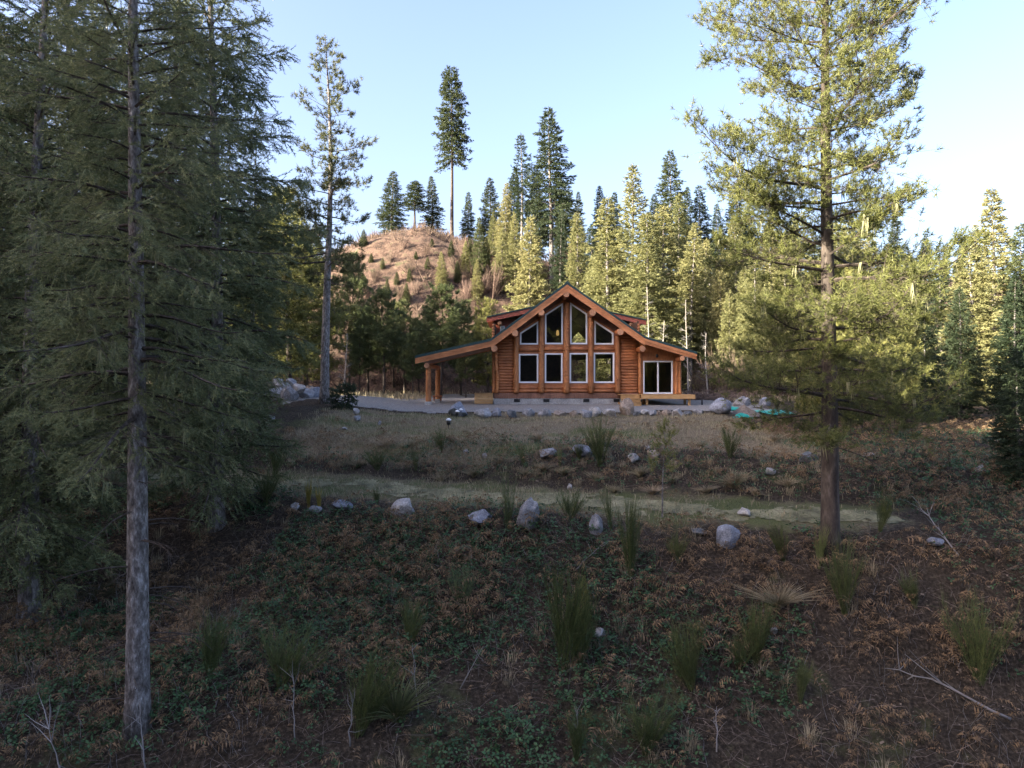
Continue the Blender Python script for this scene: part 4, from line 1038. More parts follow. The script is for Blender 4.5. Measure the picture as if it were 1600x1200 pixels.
row = [(716, 650, 32, 20, 'blue', 'wide bluish rock at the porch end of the row edging the gravel drive'),
       (755, 652, 22, 14, 'white', None), (776, 651, 17, 12, 'blue', None), (800, 652, 16, 12, 'dark', 'small dark teal-grey rock in the row edging the gravel drive'),
       (826, 650, 17, 11, 'grey', None), (850, 653, 21, 13, 'grey', None), (875, 651, 17, 10, 'brown', None), (896, 651, 12, 10, 'brown', None),
       (914, 652, 17, 11, 'grey', None), (929, 650, 17, 14, 'white', None), (954, 650, 20, 11, 'white', None), (979, 648, 22, 21, 'brown', 'big round tan boulder in the row edging the gravel drive'),
       (996, 650, 12, 8, 'dark', None), (1008, 649, 12, 9, 'white', None), (1019, 650, 12, 8, 'grey', None), (1030, 650, 9, 7, 'brown', None), (1041, 650, 14, 11, 'brown', None), (1059, 651, 18, 12, 'white', None),
       (1075, 651, 10, 8, 'dark', None), (1092, 650, 14, 9, 'grey', None)]
for px, py, w, hh, c, lab in row:
    D = gD(px, py)
    D = min(max(D, 37.0), 41.0)
    cn = {'white': 'pale', 'grey': 'mid grey', 'brown': 'brownish', 'blue': 'bluish', 'dark': 'blackish'}[c]
    rock(px, D, w*1.12, hh*1.15, c, lab or f'{cn} low rock in the row edging the gravel drive', None if lab else f'{cn} rocks edging the drive')
for px, py, w, hh, c, lab in (
    (632, 812, 40, 36, 'white', 'big pale angular boulder beside the track above the bracken'),
    (826, 822, 40, 44, 'grey', 'tall rounded grey boulder standing beside the track'),
    (750, 818, 42, 22, 'blue', 'low bluish boulder next to the tall rounded boulder on the track edge'),
    (931, 832, 22, 28, 'grey', 'small upright pointed rock on the track edge'),
    (1137, 850, 46, 30, 'blue', 'smooth blue-grey boulder on the track near the big pine'),
    (534, 796, 32, 14, 'blue', 'flat bluish rock by the track below the bank'),
    (490, 802, 24, 12, 'grey', 'small grey rock behind the yellow broom'), (462, 796, 16, 12, 'white', 'small pale rock left of the yellow broom'),
    (1162, 806, 24, 14, 'white', 'small pale rock pair at the foot of the bank'), (1203, 742, 18, 13, 'white', 'round whitish rock on the bank near the pine'),
    (990, 722, 20, 15, 'white', 'bright whitish rock at the top of the bank'), (1020, 716, 22, 13, 'brown', 'reddish brown rock at the top of the bank'),
    (1015, 702, 18, 7, 'white', 'flat pale stone lying on the lawn above the bank'), (911, 712, 30, 17, 'blue', 'bluish rock half hidden behind the large broom'),
    (854, 714, 28, 13, 'grey', 'flat grey rock at the lip of the bank'), (728, 710, 9, 8, 'white', 'tiny pale stone among dry grass on the lawn'), (757, 715, 9, 8, 'white', 'tiny white stone at the lip of the bank'),
    (1263, 720, 30, 14, 'dark', 'dark mossy rock behind the pine trunk'), (1355, 714, 18, 8, 'white', 'small white rock in the shade beyond the pine trunk'), (1532, 740, 14, 16, 'white', 'whitish rock below the small dense fir'),
    (556, 648, 11, 12, 'white', 'pale stone at the edge of the spoil bank'), (558, 658, 12, 9, 'grey', 'grey stone at the edge of the spoil bank'), (593, 664, 8, 6, 'grey', 'tiny stone on the lawn by the spoil bank'),
    (537, 672, 13, 5, 'white', 'flat white stone on the reddish soil'), (424, 657, 10, 8, 'grey', 'grey stone on the dark soil below the rock pile'),
    (939, 996, 26, 16, 'white', 'pale cracked rock lying in the dark bracken'), (1460, 852, 30, 12, 'blue', 'flat bluish rock on the slope beyond the pine'), (1210, 990, 12, 9, 'white', 'small pale stone low on the slope'),
    (1090, 832, 28, 7, 'dark', 'dark flat stone slab on the track'), (890, 765, 10, 10, 'white', 'tiny white stone on the bank face')):
    rock(px, gD(px, py), w, hh, c, lab)
for px, py, w, hh, c, lab in ((1125, 646, 36, 24, 'blue', 'large blue-grey boulder beside the dirt pile'), (1160, 634, 30, 14, 'grey', 'long flat grey boulder behind the dirt pile'), (1196, 634, 26, 14, 'blue', 'bluish boulder behind the green tarp')):
    rock(px, min(gD(px, py), 44), w, hh, c, lab)
# rock pile left
_k = 0
for dx, dy, w, c in ((0, 0, 30, 'grey'), (-22, 0, 26, 'white'), (-40, 2, 22, 'grey'), (14, -9, 22, 'white'), (-10, -10, 24, 'white'), (-30, -9, 22, 'brown'), (24, 2, 26, 'grey'), (-18, -18, 20, 'white'), (2, -18, 16, 'grey'), (42, 5, 24, 'blue'), (-52, 4, 18, 'white'), (30, -8, 14, 'brown')):
    px, py = 452 + dx, 614 + dy; D = 41 + 0.25*_k % 3
    cn = {'white': 'pale', 'grey': 'grey', 'brown': 'brownish', 'blue': 'bluish'}[c]
    x, y = at(px, D); b0 = max(hz(x, y)-0.05, CAMZ - (py-600+w*0.35)*D/F)
    rock(px, D, w, w*0.72, c, f'{cn} rock heaped in the rock pile beside the slim pine', f'{cn} rocks of the pile', base=b0); _k += 1

# dirt pile, tarps
x, y = at(1163, 38.5); z = hz(x, y)
a = np.linspace(0, 2*np.pi, 41)[:-1]; rr = np.linspace(0, 1, 12)
A, R_ = np.meshgrid(a, rr, indexing='ij'); Xp = x + 1.05*R_*np.cos(A); Yp = y + 0.9*R_*np.sin(A)
Zp = z - 0.08 + 0.62*(1-R_)**1.1*(1+0.3*fbm(Xp*2, Yp*2, 3)) + 0.12*fbm(Xp*3, Yp*3, 8)
i = np.arange(40)[:, None]*12 + np.arange(11)[None, :]; j = ((np.arange(40)+1) % 40)[:, None]*12 + np.arange(11)[None, :]
o = link('dirt_pile', Buf().add(np.stack([Xp, Yp, Zp], -1).reshape(-1, 3), q=np.stack([i, i+1, j+1, j], -1).reshape(-1, 4)).mesh('dirt_pile', m_rough('dirt', [(0.3, (0.1, 0.08, 0.065)), (0.6, (0.2, 0.165, 0.135)), (0.8, (0.28, 0.24, 0.2))], 8, bstr=0.8, bdist=0.04, fine=5), True))
tag(o, 'low pile of grey-brown dirt heaped over a green tarp', 'dirt pile')
m_tarp = m_rough('tarp', [(0.3, (0.01, 0.2, 0.16)), (0.7, (0.03, 0.36, 0.29))], 2.5, rough=0.4, bstr=0.5, bdist=0.06)
for px, D, wx, wy, lab in ((1207, 39.3, 0.85, 0.8, 'crumpled teal green tarp spread beyond the dirt pile'), (1147, 40.6, 0.55, 0.4, 'corner of teal green tarp behind the dirt pile'), (1160, 35.8, 0.5, 0.32, 'scrap of teal green tarp in the grass in front of the dirt pile')):
    x, y = at(px, D); n = 22
    gx, gy = np.meshgrid(np.linspace(-wx, wx, n), np.linspace(-wy, wy, n), indexing='ij')
    ed = 1 + 0.5*fbm(gx*1.5+px, gy*1.5, 5)
    Xt, Yt = x+gx*ed, y+gy*ed; Zt = h(Xt, Yt) + 0.05 + 0.22*np.abs(fbm(Xt*2.2, Yt*2.2, 55, 3)) + 0.12*(1-(gx/wx)**2)*(1-(gy/wy)**2)
    i = np.arange(n-1)[:, None]*n + np.arange(n-1)[None, :]
    q = np.stack([i, i+n, i+n+1, i+1], -1).reshape(-1, 4); nn = n*n
    top = np.stack([Xt, Yt, Zt], -1).reshape(-1, 3); bot = top - np.array([0, 0, 0.012])
    b = Buf().add(np.concatenate([top, bot]), q=np.concatenate([q, q[:, ::-1]+nn]))
    tag(link('tarp', b.mesh('tarp', m_tarp, True)), lab, 'tarp', )
# solar path lights
for k, (px, py, lab) in enumerate(((701, 670, 'squat black and white solar path light out on the dry lawn'), (713, 657, 'leaning black and white solar path light next to the wide rock'), (720, 650, 'white topped solar path light against the wide rock'))):
    D = gD(px, py) if k == 0 else (36.4 if k == 1 else 38.2)
    x, y = at(px, D); z = hz(x, y)
    t = thing('path_light', lab, 'garden light', (x, y, z), None, 0, (1.25, 1.25, 1.25)); t.rotation_euler = (0.1, 0.15*(k == 1), 0)
    link('stake', tube(Buf(), [(0, 0, -0.05), (0, 0, 0.14)], [0.01, 0.018], 6).mesh('stake', M['black'], True), t)
    link('body', tube(Buf(), [(0, 0, 0.14), (0, 0, 0.16), (0, 0, 0.3)], [0.04, 0.07, 0.075], 12).mesh('body', M['black'], True), t)
    link('cap', tube(Buf(), [(0, 0, 0.3), (0, 0, 0.33), (0, 0, 0.37)], [0.095, 0.095, 0.04], 12).mesh('cap', M['white'], True), t)
# small black stake by the deck
x, y = at(1097, 44); t = tag(link('marker_stake', tube(Buf(), [(x, y, hz(x, y)-0.1), (x, y, hz(x, y)+0.3), (x, y, hz(x, y)+0.34)], [0.05, 0.05, 0.02], 8).mesh('marker_stake', M['black'], True)), 'short black capped pipe standing in the dirt beyond the deck', 'pipe')
# ------------------------------------------------------------------ ground cover
rng = np.random.default_rng(2024)
UP = np.array([0, 0, 1.0])
def pts_in(n, d0, d1, x_over=0.78, seed=0, accept=None):
    r = np.random.default_rng(seed)
    D = np.sqrt(r.uniform(d0*d0, d1*d1, n)); x = r.uniform(-x_over, x_over, n)*D; y = CAMY + D
    if accept is not None:
        k = r.random(n) < accept(x, y); x, y = x[k], y[k]
    return x, y, h(x, y)
def slope_zone(x, y):
    Dp = pathD(x, y-CAMY); return 1 - sstep(18.6, 20.2, Dp)
def bank_zone(x, y):
    Dp = pathD(x, y-CAMY); return sstep(22.5, 23.6, Dp)*(1-sstep(25.5, 27.5, Dp))*(y-CAMY < 36)
def lawn_zone(x, y): return zones(x, y)[0]*(1-sstep(-5.6, -5.0, y))
def nearhouse(x, y): return (x > -7) & (x < 15.5) & (y > -5.3) & (y < 22)

# dead bracken: arched fronds with drooping leaflets
def frond(seed, n=9):
    r = np.random.default_rng(seed); V, T = [], []
    t = np.linspace(0, 1, n+1); cx = t*0.85; cz = 0.55*np.sin(t*2.4)*(1-0.25*t); cy = 0.08*np.sin(3*t+seed)
    for k in range(n):
        a, b2 = np.array([cx[k], cy[k], cz[k]]), np.array([cx[k+1], cy[k+1], cz[k+1]])
        i = len(V); w = np.array([0, 0.008, 0.004]); V += [a-w, a+w, b2]; T.append((i, i+1, i+2))
        if k < 2: continue
        for s in (-1, 1):
            l = 0.34*(1.1-t[k])*r.uniform(0.7, 1.2); m = a*0.5+b2*0.5
            d = np.array([0.35, s, r.uniform(-0.7, 0.1)]); d /= np.linalg.norm(d); tip = m + d*l
            wv = np.array([0.02, 0, r.normal(0, 0.014)])*r.uniform(0.8, 1.6); mid = m + d*l*0.5 + np.array([0, 0, 0.03])
            i = len(V); V += [m, mid-wv, mid+wv, tip + np.array([0, 0, -0.05])]; T += [(i, i+1, i+2), (i+1, i+3, i+2)]
    return np.array(V), np.array(T)
FR = [frond(s) for s in (1, 2, 3, 4)]
def put(buf, tm, x, y, z, sc, lean=0.5, seed=0, zoff=0.0):
    r = np.random.default_rng(seed); n = len(x); a = r.uniform(0, 6.28, n)
    d = np.stack([np.cos(a), np.sin(a), r.normal(0, 0.3, n)*lean], 1)
    R = frames(d, UP + r.normal(0, lean*0.45, (n, 3)))
    pk = r.integers(0, len(tm), n); pos = np.stack([x, y, z+zoff], 1)
    for j, (tv, tt) in enumerate(tm):
        w = pk == j; scatter(buf, tv, tt, pos[w], R[w], sc[w])
bk = Buf()
def dens(x, y):
    D = y-CAMY; d = np.clip(fbm(x*0.45, y*0.45, 81)*3.0+0.72, 0.12, 1)
    return slope_zone(x, y)*d*np.where(D < 14.0, 0.45, 1.0) + 0.3*bank_zone(x, y) + 0.1*lawn_zone(x, y)*sstep(0.0, 0.2, fbm(x*0.5, y*0.5, 85))*(y < -8) + 0.4*sstep(9, 11.5, x)*(y < -10)
cx, cy, cz = pts_in(7200, 12.2, 33, 0.77, 11, dens)
k = np.repeat(np.arange(len(cx)), 5); r = np.random.default_rng(3)
fx = cx[k] + r.normal(0, 0.16, len(k)); fy = cy[k] + r.normal(0, 0.16, len(k))
hum = 0.22*np.clip(fbm(fx*1.1, fy*1.1, 83)+0.3, 0, 1)
put(bk, FR, fx, fy, h(fx, fy), r.uniform(0.2, 0.62, len(k))*r.uniform(0.65, 1.25, len(cx))[k], 1.0, 4, hum)
o = struct('dead_bracken', bk, M['bracken'], False, 'stuff'); o['label'] = 'rust brown dead bracken fern matted over the slope below the track'
# brambles and ivy-green leaves
def leaf3(seed):
    V, T = [], []
    r = np.random.default_rng(seed)
    for k in range(3):
        a = (k-1)*1.9 + r.normal(0, 0.2); c, s = math.cos(a), math.sin(a); z = r.uniform(-0.3, 0.3)
        i = len(V); f = lambda u, v, w: (c*u - s*v, s*u + c*v, w)
        V += [f(0.1, 0, 0), f(0.55, -0.33, z*0.4+0.06), f(0.55, 0.33, z*0.4+0.06), f(1.05, 0, z)]; T += [(i, i+1, i+2), (i+1, i+3, i+2)]
    return np.array(V), np.array(T)
L3 = [leaf3(k) for k in range(3)]
def bd(x, y):
    d = sstep(0.02, 0.2, fbm(x*0.4+40, y*0.4, 87) + np.where(x < -1.5, 0.07, 0.0))
    return slope_zone(x, y)*d + 0.25*bank_zone(x, y) + 0.3*sstep(9, 11.5, x)
lx, ly, lz = pts_in(70000, 12.2, 27, 0.77, 12, bd); r = np.random.default_rng(8)
lb = Buf(); put(lb, L3, lx, ly, lz, r.uniform(0.045, 0.1, len(lx)), 1.2, 13, r.uniform(0.02, 0.4, len(lx))*(0.5+0.5*vnoise(lx*2, ly*2, 5)))
o = struct('brambles', lb, M['bramble'], False, 'stuff'); o['label'] = 'low green bramble leaves spread among the bracken'
# litter and stones chips
fl = Buf(); V = np.array([(-0.5, -0.3, 0), (0.5, -0.35, 0.1), (0.55, 0.3, 0), (-0.45, 0.35, 0.15)]); T = np.array([(0, 1, 2), (0, 2, 3)])
x, y, z = pts_in(26000, 12.2, 34, 0.77, 14, lambda x, y: np.maximum(slope_zone(x, y), bank_zone(x, y))*1.0 + 0.3*(x < -7)); r = np.random.default_rng(15)
put(fl, [(V, T)], x, y, z, r.uniform(0.015, 0.05, len(x))*r.choice([0.7, 1, 1.8], len(x), p=[0.5, 0.4, 0.1]), 1.0, 16, 0.02)
o = struct('leaf_litter', fl, M['chips'], False, 'stuff'); o['label'] = 'fallen leaves and chips scattered over dark soil'
# dry grass blades
BL = []
for sd in range(4):
    r = np.random.default_rng(sd); c = r.uniform(0.2, 0.8)
    BL.append((np.array([(0, -0.03, 0), (0, 0.03, 0), (0.25*c, -0.024, 0.5), (0.25*c, 0.024, 0.5), (0.9*c, 0, 0.85-0.35*c)]), np.array([(0, 1, 3), (0, 3, 2), (2, 3, 4)])))
def grass(name, n, seed, acc, hmin, hmax, mat, label, d0=18, d1=41, wide=1.0):
    b = Buf(); x, y, z = pts_in(n, d0, d1, 0.77, seed, acc); r = np.random.default_rng(seed+1); m = len(x)
    a = r.uniform(0, 6.28, m); hh = r.uniform(hmin, hmax, m)*(0.5+vnoise(x*1.2, y*1.2, seed))
    sc = np.stack([hh*r.uniform(0.6, 1.5, m), hh*0+0.28*wide, hh], 1); pk = r.integers(0, 4, m); R = rotz_frames(a); pos = np.stack([x, y, z-0.01], 1)
    for j, (tv, tt) in enumerate(BL): w = pk == j; scatter(b, tv, tt, pos[w], R[w], sc[w])
    o = struct(name, b, M[mat], False, 'stuff'); o['label'] = label
grass('dry_grass', 108000, 21, lambda x, y: np.clip(lawn_zone(x, y)*np.clip(0.65+2.5*fbm(x*0.5, y*0.5, 91), 0.1, 1) + 0.75*bank_zone(x, y)*np.clip(0.5+3*fbm(x*0.7, y*0.7, 92), 0.05, 1), 0, 1)*~nearhouse(x, y), 0.06, 0.24, 'straw', 'pale straw coloured grass on the lawn terrace and bank')
grass('green_grass', 95000, 24, lambda x, y: np.clip(zones(x, y)[1]*1.0 + 0.15*bank_zone(x, y), 0, 1)*~nearhouse(x, y), 0.03, 0.1, 'grass', 'short green grass on the track and lawn')
sg = Buf(); r = np.random.default_rng(27)
gx, gy, gz = pts_in(900, 12.2, 27, 0.77, 28, lambda x, y: slope_zone(x, y)*sstep(-0.08, 0.15, fbm(x*0.5+7, y*0.5, 93))*0.7 + 0.6*bank_zone(x, y))
k = np.repeat(np.arange(len(gx)), 55); a = r.uniform(0, 6.28, len(k)); rad = 0.13*np.sqrt(r.random(len(k)))
xx, yy = gx[k]+rad*np.cos(a), gy[k]+rad*np.sin(a); hh = r.uniform(0.14, 0.42, len(k))*r.uniform(0.6, 1.2, len(gx))[k]
pk = r.integers(0, 4, len(k)); R = rotz_frames(a + r.normal(0, 0.5, len(k))); sc = np.stack([hh*r.uniform(0.7, 1.8, len(k)), 0*hh+0.13, hh], 1); pos = np.stack([xx, yy, h(xx, yy)-0.01], 1)
for j, (tv, tt) in enumerate(BL): w = pk == j; scatter(sg, tv, tt, pos[w], R[w], sc[w])
o = struct('slope_grass', sg, M['straw'], False, 'stuff'); o['label'] = 'tufts of long dry grass among the bracken' 
grass('far_grass', 24000, 29, lambda x, y: (1-nearhouse(x, y))*sstep(48, 52, y-CAMY), 0.2, 0.7, 'straw', 'tall dry grass under the young pines', 48, 72, 3.0)
# thin bare twigs tangled on the slope
tw = Buf()
x, y, z = pts_in(9000, 12.2, 28, 0.77, 31, lambda x, y: slope_zone(x, y)*0.9 + 0.5*bank_zone(x, y)); r = np.random.default_rng(32); m = len(x)
d = norm(np.stack([r.normal(0, 1, m), r.normal(0, 1, m), r.normal(0.2, 0.6, m)], 1)); ln = r.uniform(0.12, 0.4, m)
pos = np.stack([x, y, z+0.06], 1)
for seg in range(3):
    scatter(tw, STICK_V, STICK_Q, pos, frames(d, UP+0.01*d), np.stack([ln, 0*ln+0.009-0.002*seg, 0*ln+0.009-0.002*seg], 1))
    pos = pos + d*(ln*0.98)[:, None]; d = norm(d + r.normal(0, 0.4, (m, 3)) - 0.15*UP); ln = ln*0.8
o = struct('twig_litter', tw, M['twig'], False, 'stuff'); o['label'] = 'thin dead twigs tangled over the slope'
# upright dead stalks
ds = Buf(); x, y, z = pts_in(3600, 12.2, 20, 0.77, 33, lambda x, y: slope_zone(x, y)*np.clip(0.3+2.5*fbm(x*0.6, y*0.6, 97), 0.02, 1)); r = np.random.default_rng(34); m = len(x)
d = norm(np.stack([r.normal(0, 0.35, m), r.normal(0, 0.35, m), np.ones(m)], 1)); ln = r.uniform(0.1, 0.32, m); pos = np.stack([x, y, z-0.02], 1)
for seg in range(3):
    scatter(ds, STICK_V, STICK_Q, pos, frames(d, np.array([1.0, 0.1, 0])+0.01*d), np.stack([ln, 0*ln+0.008-0.002*seg, 0*ln+0.008-0.002*seg], 1))
    pos = pos + d*(ln*0.98)[:, None]; d = norm(d + r.normal(0, 0.35, (m, 3))); ln = ln*0.8
o = struct('dead_stalks', ds, M['twig_grey'], False, 'stuff'); o['label'] = 'thin grey dead stalks standing among the bracken'
# brush on the hill
hb = Buf(); r = np.random.default_rng(41)
n = 20000; x = r.uniform(-34, 22, n); y = r.uniform(24, 50, n); k = (r.random(n) < np.clip(0.55+2.6*fbm(x*0.18, y*0.18, 95), 0.03, 1)); x, y = x[k], y[k]; z = hill(x, y); k = z > 0.2; x, y, z = x[k], y[k], z[k]
TWG = [spikes([(r.normal(0, 0.5), r.normal(0, 0.5), 1) for _ in range(9)], r.uniform(0.5, 1.1, 9), 0.05, None, s) for s in range(4)]
pk = r.integers(0, 4, len(x)); sc = r.uniform(0.4, 1.3, len(x))*r.choice([0.6, 0.9, 1.4], len(x), p=[0.5, 0.35, 0.15]); R = rotz_frames(r.uniform(0, 6.28, len(x)))
for j, (tv, tt) in enumerate(TWG): w = pk == j; scatter(hb, tv, tt, np.stack([x, y, z-0.05], 1)[w], R[w], sc[w])
o = struct('hill_brush', hb, M['brush'], False, 'stuff'); o['label'] = 'dry pinkish brown brush covering the hill face'
# shrubs: many fine stems
def shrub_mesh(seed, n, fan, hgt, wid, mat, name, side=5, curve=0.25):
    r = np.random.default_rng(seed); b = Buf()
    for k in range(n):
        a = r.uniform(0, 6.28); l = hgt*r.uniform(0.55, 1.05); f = fan*r.uniform(0.1, 1.0)
        p0 = np.array([math.cos(a)*0.06*r.random(), math.sin(a)*0.06*r.random(), -0.03]); t = np.linspace(0, 1, 5)[:, None]
        pts = p0 + t*np.array([math.cos(a)*f, math.sin(a)*f, 1.0])*l + t**2*np.array([math.cos(a), math.sin(a), -0.3])*curve*l*f
        tube(b, pts, wid*(1-0.75*t[:, 0]), 3, False)
        for j in range(side):
            q = r.uniform(0.25, 0.9); p1 = pts[0]*(1-q)+pts[-1]*q; p1 = np.array([np.interp(q, t[:, 0], pts[:, c]) for c in range(3)])
            d = norm(np.array([math.cos(a)*f, math.sin(a)*f, 1.0]) + r.normal(0, 0.3, 3)); l2 = l*r.uniform(0.12, 0.35)
            tube(b, [p1, p1+d*l2], [wid*0.7, wid*0.2], 3, False)
    return b.mesh(name, mat, False)
BR = [shrub_mesh(500+k, (34, 46, 40, 52)[k], (0.3, 0.55, 0.42, 0.6)[k], 1.0, 0.0045, M['broom'], 'broom', (20, 22, 24, 18)[k], (0.05, 0.2, 0.1, 0.3)[k]) for k in range(4)]
BY = [shrub_mesh(520+k, 26, 0.16, 1.0, 0.014, M['broom_yellow'], 'broom') for k in range(1)]
BT = [shrub_mesh(540+k, 30, 0.28, 1.0, 0.005, M['broom'], 'broom', 9, 0.05) for k in range(2)]
TS = [shrub_mesh(560+k, 240, 0.75, 0.6, 0.007, M['straw'], 'tussock', 0, 1.1) for k in range(2)]
TG = [shrub_mesh(580, 260, 0.6, 0.6, 0.008, M['grass'], 'tussock', 0, 1.3)]
BU = [shrub_mesh(600+k, 34, 0.65, 1.0, 0.006, M['brush'], 'bare_bush', 16, 0.15) for k in range(2)]
_s = np.random.default_rng(71)
def shrub(name, meshes, px, py, hpx, wf, label, cat, group=None, D=None, kind=None):
    D = gD(px, py) if D is None else D
    x, y = at(px, D); H = hpx*D/F
    o = bpy.data.objects.new(name, meshes[_s.integers(0, len(meshes))]); COL.objects.link(o)
    o.location = (x, y, ground(x, y)); o.scale = (H*wf*_s.uniform(0.75, 1.3), H*wf*_s.uniform(0.75, 1.3), H*_s.uniform(0.85, 1.15)); o.rotation_euler = (_s.normal(0, 0.14), _s.normal(0, 0.14), _s.uniform(0, 6.28))
    return tag(o, label, cat, group)
shrub('broom_shrub', BR, 938, 728, 78, 0.7, 'large upright green broom on the lip of the bank', 'shrub')
shrub('broom_shrub', BR, 890, 815, 60, 0.9, 'bushy green broom between the tall rounded boulder and the upright rock', 'shrub')
shrub('broom_shrub', BT, 795, 830, 90, 0.6, 'tall thin green broom beside the tall rounded boulder', 'shrub')
shrub('broom_shrub', BT, 955, 830, 70, 0.6, 'slender green broom on the track by the upright rock', 'shrub')
shrub('broom_shrub', BR, 1140, 715, 45, 0.9, 'round green broom above the pale tussock', 'shrub')
for px, py, hp, wf in ((482, 796, 44, 0.7), (499, 798, 42, 0.6)): shrub('broom_shrub', BY, px, py, hp, wf, 'bright yellow broom beside the flat bluish rock', 'shrub', 'bright yellow brooms')
for px, py, hp, wf in ((590, 735, 40, 0.9), (650, 735, 34, 0.8), (820, 730, 36, 0.9), (875, 728, 34, 0.7), (905, 720, 40, 0.6), (690, 705, 40, 0.5)): shrub('broom_shrub', BT if hp < 38 else BR, px, py, hp, wf, 'small green broom on the bank above the track', 'shrub', 'small brooms on the bank')
for px, py, hp, wf in ((415, 790, 70, 0.8), (430, 745, 60, 0.8), (590, 790, 34, 0.8), (1060, 880, 60, 0.7), (985, 905, 110, 0.6), (1225, 880, 60, 0.7), (1375, 830, 60, 0.8), (1280, 890, 60, 0.6)): shrub('broom_shrub', BR, px, py, hp, wf, 'dark green broom growing at the upper edge of the bracken', 'shrub', 'brooms at the upper edge of the bracken')
for px, py, hp, wf in ((880, 1050, 140, 0.7), (905, 1040, 100, 0.8), (1080, 1080, 100, 0.8), (1180, 1040, 95, 0.8), (1155, 1050, 75, 0.8), (640, 1010, 80, 0.8), (720, 960, 75, 0.7), (440, 1080, 120, 0.9), (900, 1190, 90, 0.8), (1320, 960, 130, 0.45), (1530, 1070, 130, 0.6), (1010, 1180, 90, 0.9), (330, 1060, 120, 0.9), (560, 1150, 120, 0.8), (1250, 1100, 70, 0.8), (1430, 950, 60, 0.8)): 
    lab = ('dark broom on the slope between the near grey trunk and the hanging tussock' if px < 600 else 'dark broom on the slope just above the hanging green tussock' if px < 800 else
           'dark broom on the slope beside the pale cracked rock' if px < 950 else 'dark broom on the slope below the smooth blue-grey boulder' if px < 1200 else 'dark broom on the slope below the big pine trunk')
    shrub('broom_shrub', BR, px, py, hp, wf, lab, 'shrub', lab.replace('broom', 'brooms', 1))
shrub('grass_tussock', TS, 1148, 762, 52, 1.1, 'large pale drooping grass tussock on the bank face', 'grass tuft')
shrub('grass_tussock', TS, 1215, 950, 70, 1.2, 'pale tussock among bracken near the big pine', 'grass tuft')
shrub('grass_tussock', TG, 620, 1125, 100, 1.0, 'hanging green tussock low on the dark slope', 'grass tuft')
for px, py in ((880, 742), (930, 752), (1000, 745), (1105, 770), (1180, 775), (960, 770), (850, 735), (1230, 760), (820, 742), (1020, 772), (1300, 720), (740, 745), (690, 752), (560, 730), (780, 725), (640, 700), (840, 690), (1095, 700), (1250, 690), (1210, 690), (705, 690), (600, 700), (1050, 755)): shrub('grass_tussock', TS, px, py, 26, 1.2, 'small straw tussock on the lawn and bank', 'grass tuft', 'small straw tussocks')
# bare bushes
for px, D, hp in ((1110, 57, 60), (1130, 57, 66), (1165, 57, 62), (1195, 56, 66), (1092, 58, 45), (1220, 56, 60), (1150, 57, 70)): shrub('bare_bush', BU, px, 620, hp, 0.7, 'leafless pale bush behind the slash heap', 'bush', 'leafless bushes behind the slash heap', D)
def gH(px, py):
    D = np.linspace(60, 100, 1200); x = (px-800)*D/F
    v = 600 + (CAMZ - np.maximum(hill(x, CAMY + D), h(x, CAMY + D)))*F/D
    k = np.where(v <= py)[0]
    return float(D[k[0]]) if len(k) else 95.0
_hb = np.random.default_rng(88)
for px, py, hp in ((700, 480, 28), (728, 470, 32), (745, 500, 38), (735, 440, 26), (755, 460, 46), (640, 430, 24), (715, 430, 36), (750, 420, 36), (625, 470, 28), (665, 400, 20), (585, 440, 24), (610, 410, 20), (560, 420, 20), (690, 440, 30), (770, 470, 50), (720, 400, 26), (650, 460, 30), (575, 470, 26), (630, 390, 18), (545, 450, 24), (870, 440, 60), (890, 430, 50)):
    shrub('bare_bush', BU, px, py, hp, 0.9, 'leafless reddish bush on the hill face', 'bush', 'leafless bushes on the hill', gH(px, py))
for px, py, hp, w in ((568, 385, 28, 1.5), (690, 450, 58, 1.1), (725, 352, 22, 1.6), (700, 368, 18, 1.8), (640, 440, 22, 1.4), (668, 420, 20, 1.5), (598, 420, 18, 1.5), (650, 405, 14, 1.6), (620, 445, 22, 1.4), (580, 410, 16, 1.6), (735, 400, 30, 1.2), (760, 430, 60, 1.0), (715, 440, 34, 1.2), (550, 440, 24, 1.4), (675, 385, 14, 1.8), (785, 455, 100, 0.95), (745, 470, 66, 1.0), (805, 440, 110, 0.9), (770, 400, 70, 0.95), (728, 425, 50, 1.1), (605, 465, 30, 1.3), (635, 475, 34, 1.2), (570, 460, 30, 1.3), (705, 400, 26, 1.4)):
    x, y = at(px, gH(px, py)); s = hp*(y-CAMY)/F/12.0
    plant_tree('young_fir', PR['f4'], (x, y, ground(x, y)-0.1), 'small green conifer dotted on the brown hill face', 'tree', 'small conifers on the hill face', _hb.uniform(0, 6.28), (s*w, s*w, s), (0, 0), 'fir' if hp < 50 else 'fir_light')
shrub('green_bush', [gen_tree(700, 1.0, 0.0, 0.65, 60, sl=0.16, tmpl=SPRF, r0=0.03, fol='fir_dark', power=0.5)['parts'][2][1]], 535, 640, 42, 1.0, 'dark green low bush at the edge of the drive beside the slim pine', 'bush', None, 37.5)
# saplings on the slope
sapl = gen_tree(701, 3.2, 1.6, 0.62, 24, 'pine', sl=0.13, tmpl=TUF2, r0=0.03, fol='pine', n2f=9, sp3=0.9, power=0.4, wob=0.03)
PR['sapl'] = sapl
tree_px('sapl', 1035, gD(1035, 808), 662, 'slender young pine with bare pale stem on the track', 1.0, None, 'pine', 'pine_sapling')
x, y = at(912, gD(912, 975)); plant_tree('fir_sapling', PR['f4'], (x, y, hz(x, y)), 'tiny yellow-green fir seedling in the bracken', 'tree', None, 0.4, (0.085, 0.085, 0.085), (0, 0), 'pine')
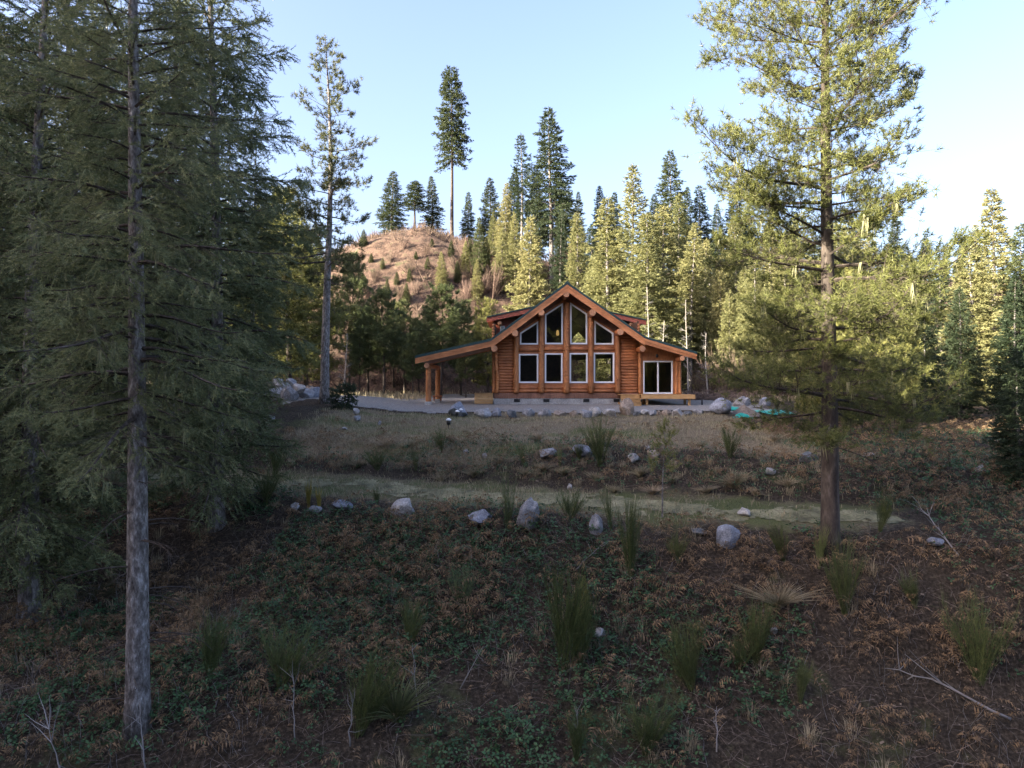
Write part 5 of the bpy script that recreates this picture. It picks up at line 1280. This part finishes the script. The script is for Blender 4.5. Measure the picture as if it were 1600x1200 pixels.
# sunlit slash heap right of the cabin
sl = Buf(); r = np.random.default_rng(51); n = 1700
x = r.uniform(13, 23.5, n); y = r.uniform(7.5, 11.5, n); prof = 1.1*np.clip(1-((y-9.6)/2.3)**2, 0, 1)*np.clip(0.5+1.6*fbm(x*0.5, y*0.5, 3), 0.1, 1)
z = h(x, y) + prof*r.random(n); d = norm(np.stack([r.normal(0, 1, n), r.normal(0, 1, n), r.normal(0, 0.35, n)], 1)); ln = r.uniform(0.3, 1.3, n)
scatter(sl, STICK_V, STICK_Q, np.stack([x, y, z], 1), frames(d, UP+0.01*d), np.stack([ln, 0*ln+0.045, 0*ln+0.045], 1))
o = struct('slash_heap', sl, M['brush'], False, 'stuff'); o['label'] = 'long heap of reddish cut brush in the sun beyond the deck'
# fallen and standing dead branches
def dead_branch(px, py, l, az, el, r0, label, seed, tip=0.3, D=None):
    D = gD(px, py) if D is None else D
    r = np.random.default_rng(seed); x, y = at(px, D); b = Buf(); t = np.linspace(0, 1, 9)
    d = np.array([math.cos(az)*math.cos(el), math.sin(az)*math.cos(el), math.sin(el)])
    pts = t[:, None]*d*l + np.cumsum(r.normal(0, 0.03*l, (9, 3)), 0)*0.5; pts[:, 2] += 0.05 + 0.12*l*np.sin(t*3)*tip
    tube(b, pts, r0*(1-0.8*t), 6)
    o = link('dead_branch', None)if False else thing('dead_branch', label, 'branch', (x, y, hz(x, y)))
    link('stem', b.mesh('stem', M['twig_grey'], True), o); b = Buf()
    for k in range(8):
        q = r.integers(2, 8); d2 = norm(d + r.normal(0, 0.7, 3)); l2 = l*r.uniform(0.12, 0.4)
        tube(b, [pts[q], pts[q]+d2*l2*0.5+r.normal(0, 0.02, 3), pts[q]+d2*l2], [r0*0.4, r0*0.28, r0*0.1], 4, False)
    link('twigs', b.mesh('twigs', M['twig_grey'], False), o)['kind'] = 'stuff'
dead_branch(115, 1190, 1.9, 2.4, 0.65, 0.022, 'forked dead branch rising from the brush left of the grey trunk', 1, D=11.6)
dead_branch(228, 1195, 1.1, 2.2, 1.1, 0.016, 'thin dead stick leaning against the foot of the grey trunk', 2, D=12.4)
dead_branch(545, 1170, 1.0, 1.4, 1.45, 0.016, 'straight pale dead stick standing among the low brooms', 3)
dead_branch(655, 1120, 1.3, 2.0, 1.1, 0.014, 'forked grey dead stem below the hanging green tussock', 4)
dead_branch(1120, 1180, 0.8, 1.2, 1.3, 0.014, 'crooked pale twig standing on the bare dark soil', 5)
dead_branch(905, 1180, 0.7, 1.9, 1.3, 0.016, 'short pale stub standing on the bare dark soil', 6)
dead_branch(1580, 1130, 2.2, 2.6, 0.35, 0.03, 'bundle of grey dead boughs on the slope far right of the pine', 7)
dead_branch(900, 895, 1.2, 0.6, 0.5, 0.018, 'tan broken branch poking out of the bracken', 8)
dead_branch(1500, 870, 1.6, 1.9, 0.7, 0.02, 'bare grey bough in the shade beyond the big pine', 9)
dead_branch(720, 1080, 1.0, 0.4, 1.0, 0.012, 'slim grey dead stem between the low brooms', 10)
dead_branch(460, 1165, 1.2, 1.9, 1.0, 0.013, 'thin pale dead stem right of the grey trunk', 11)
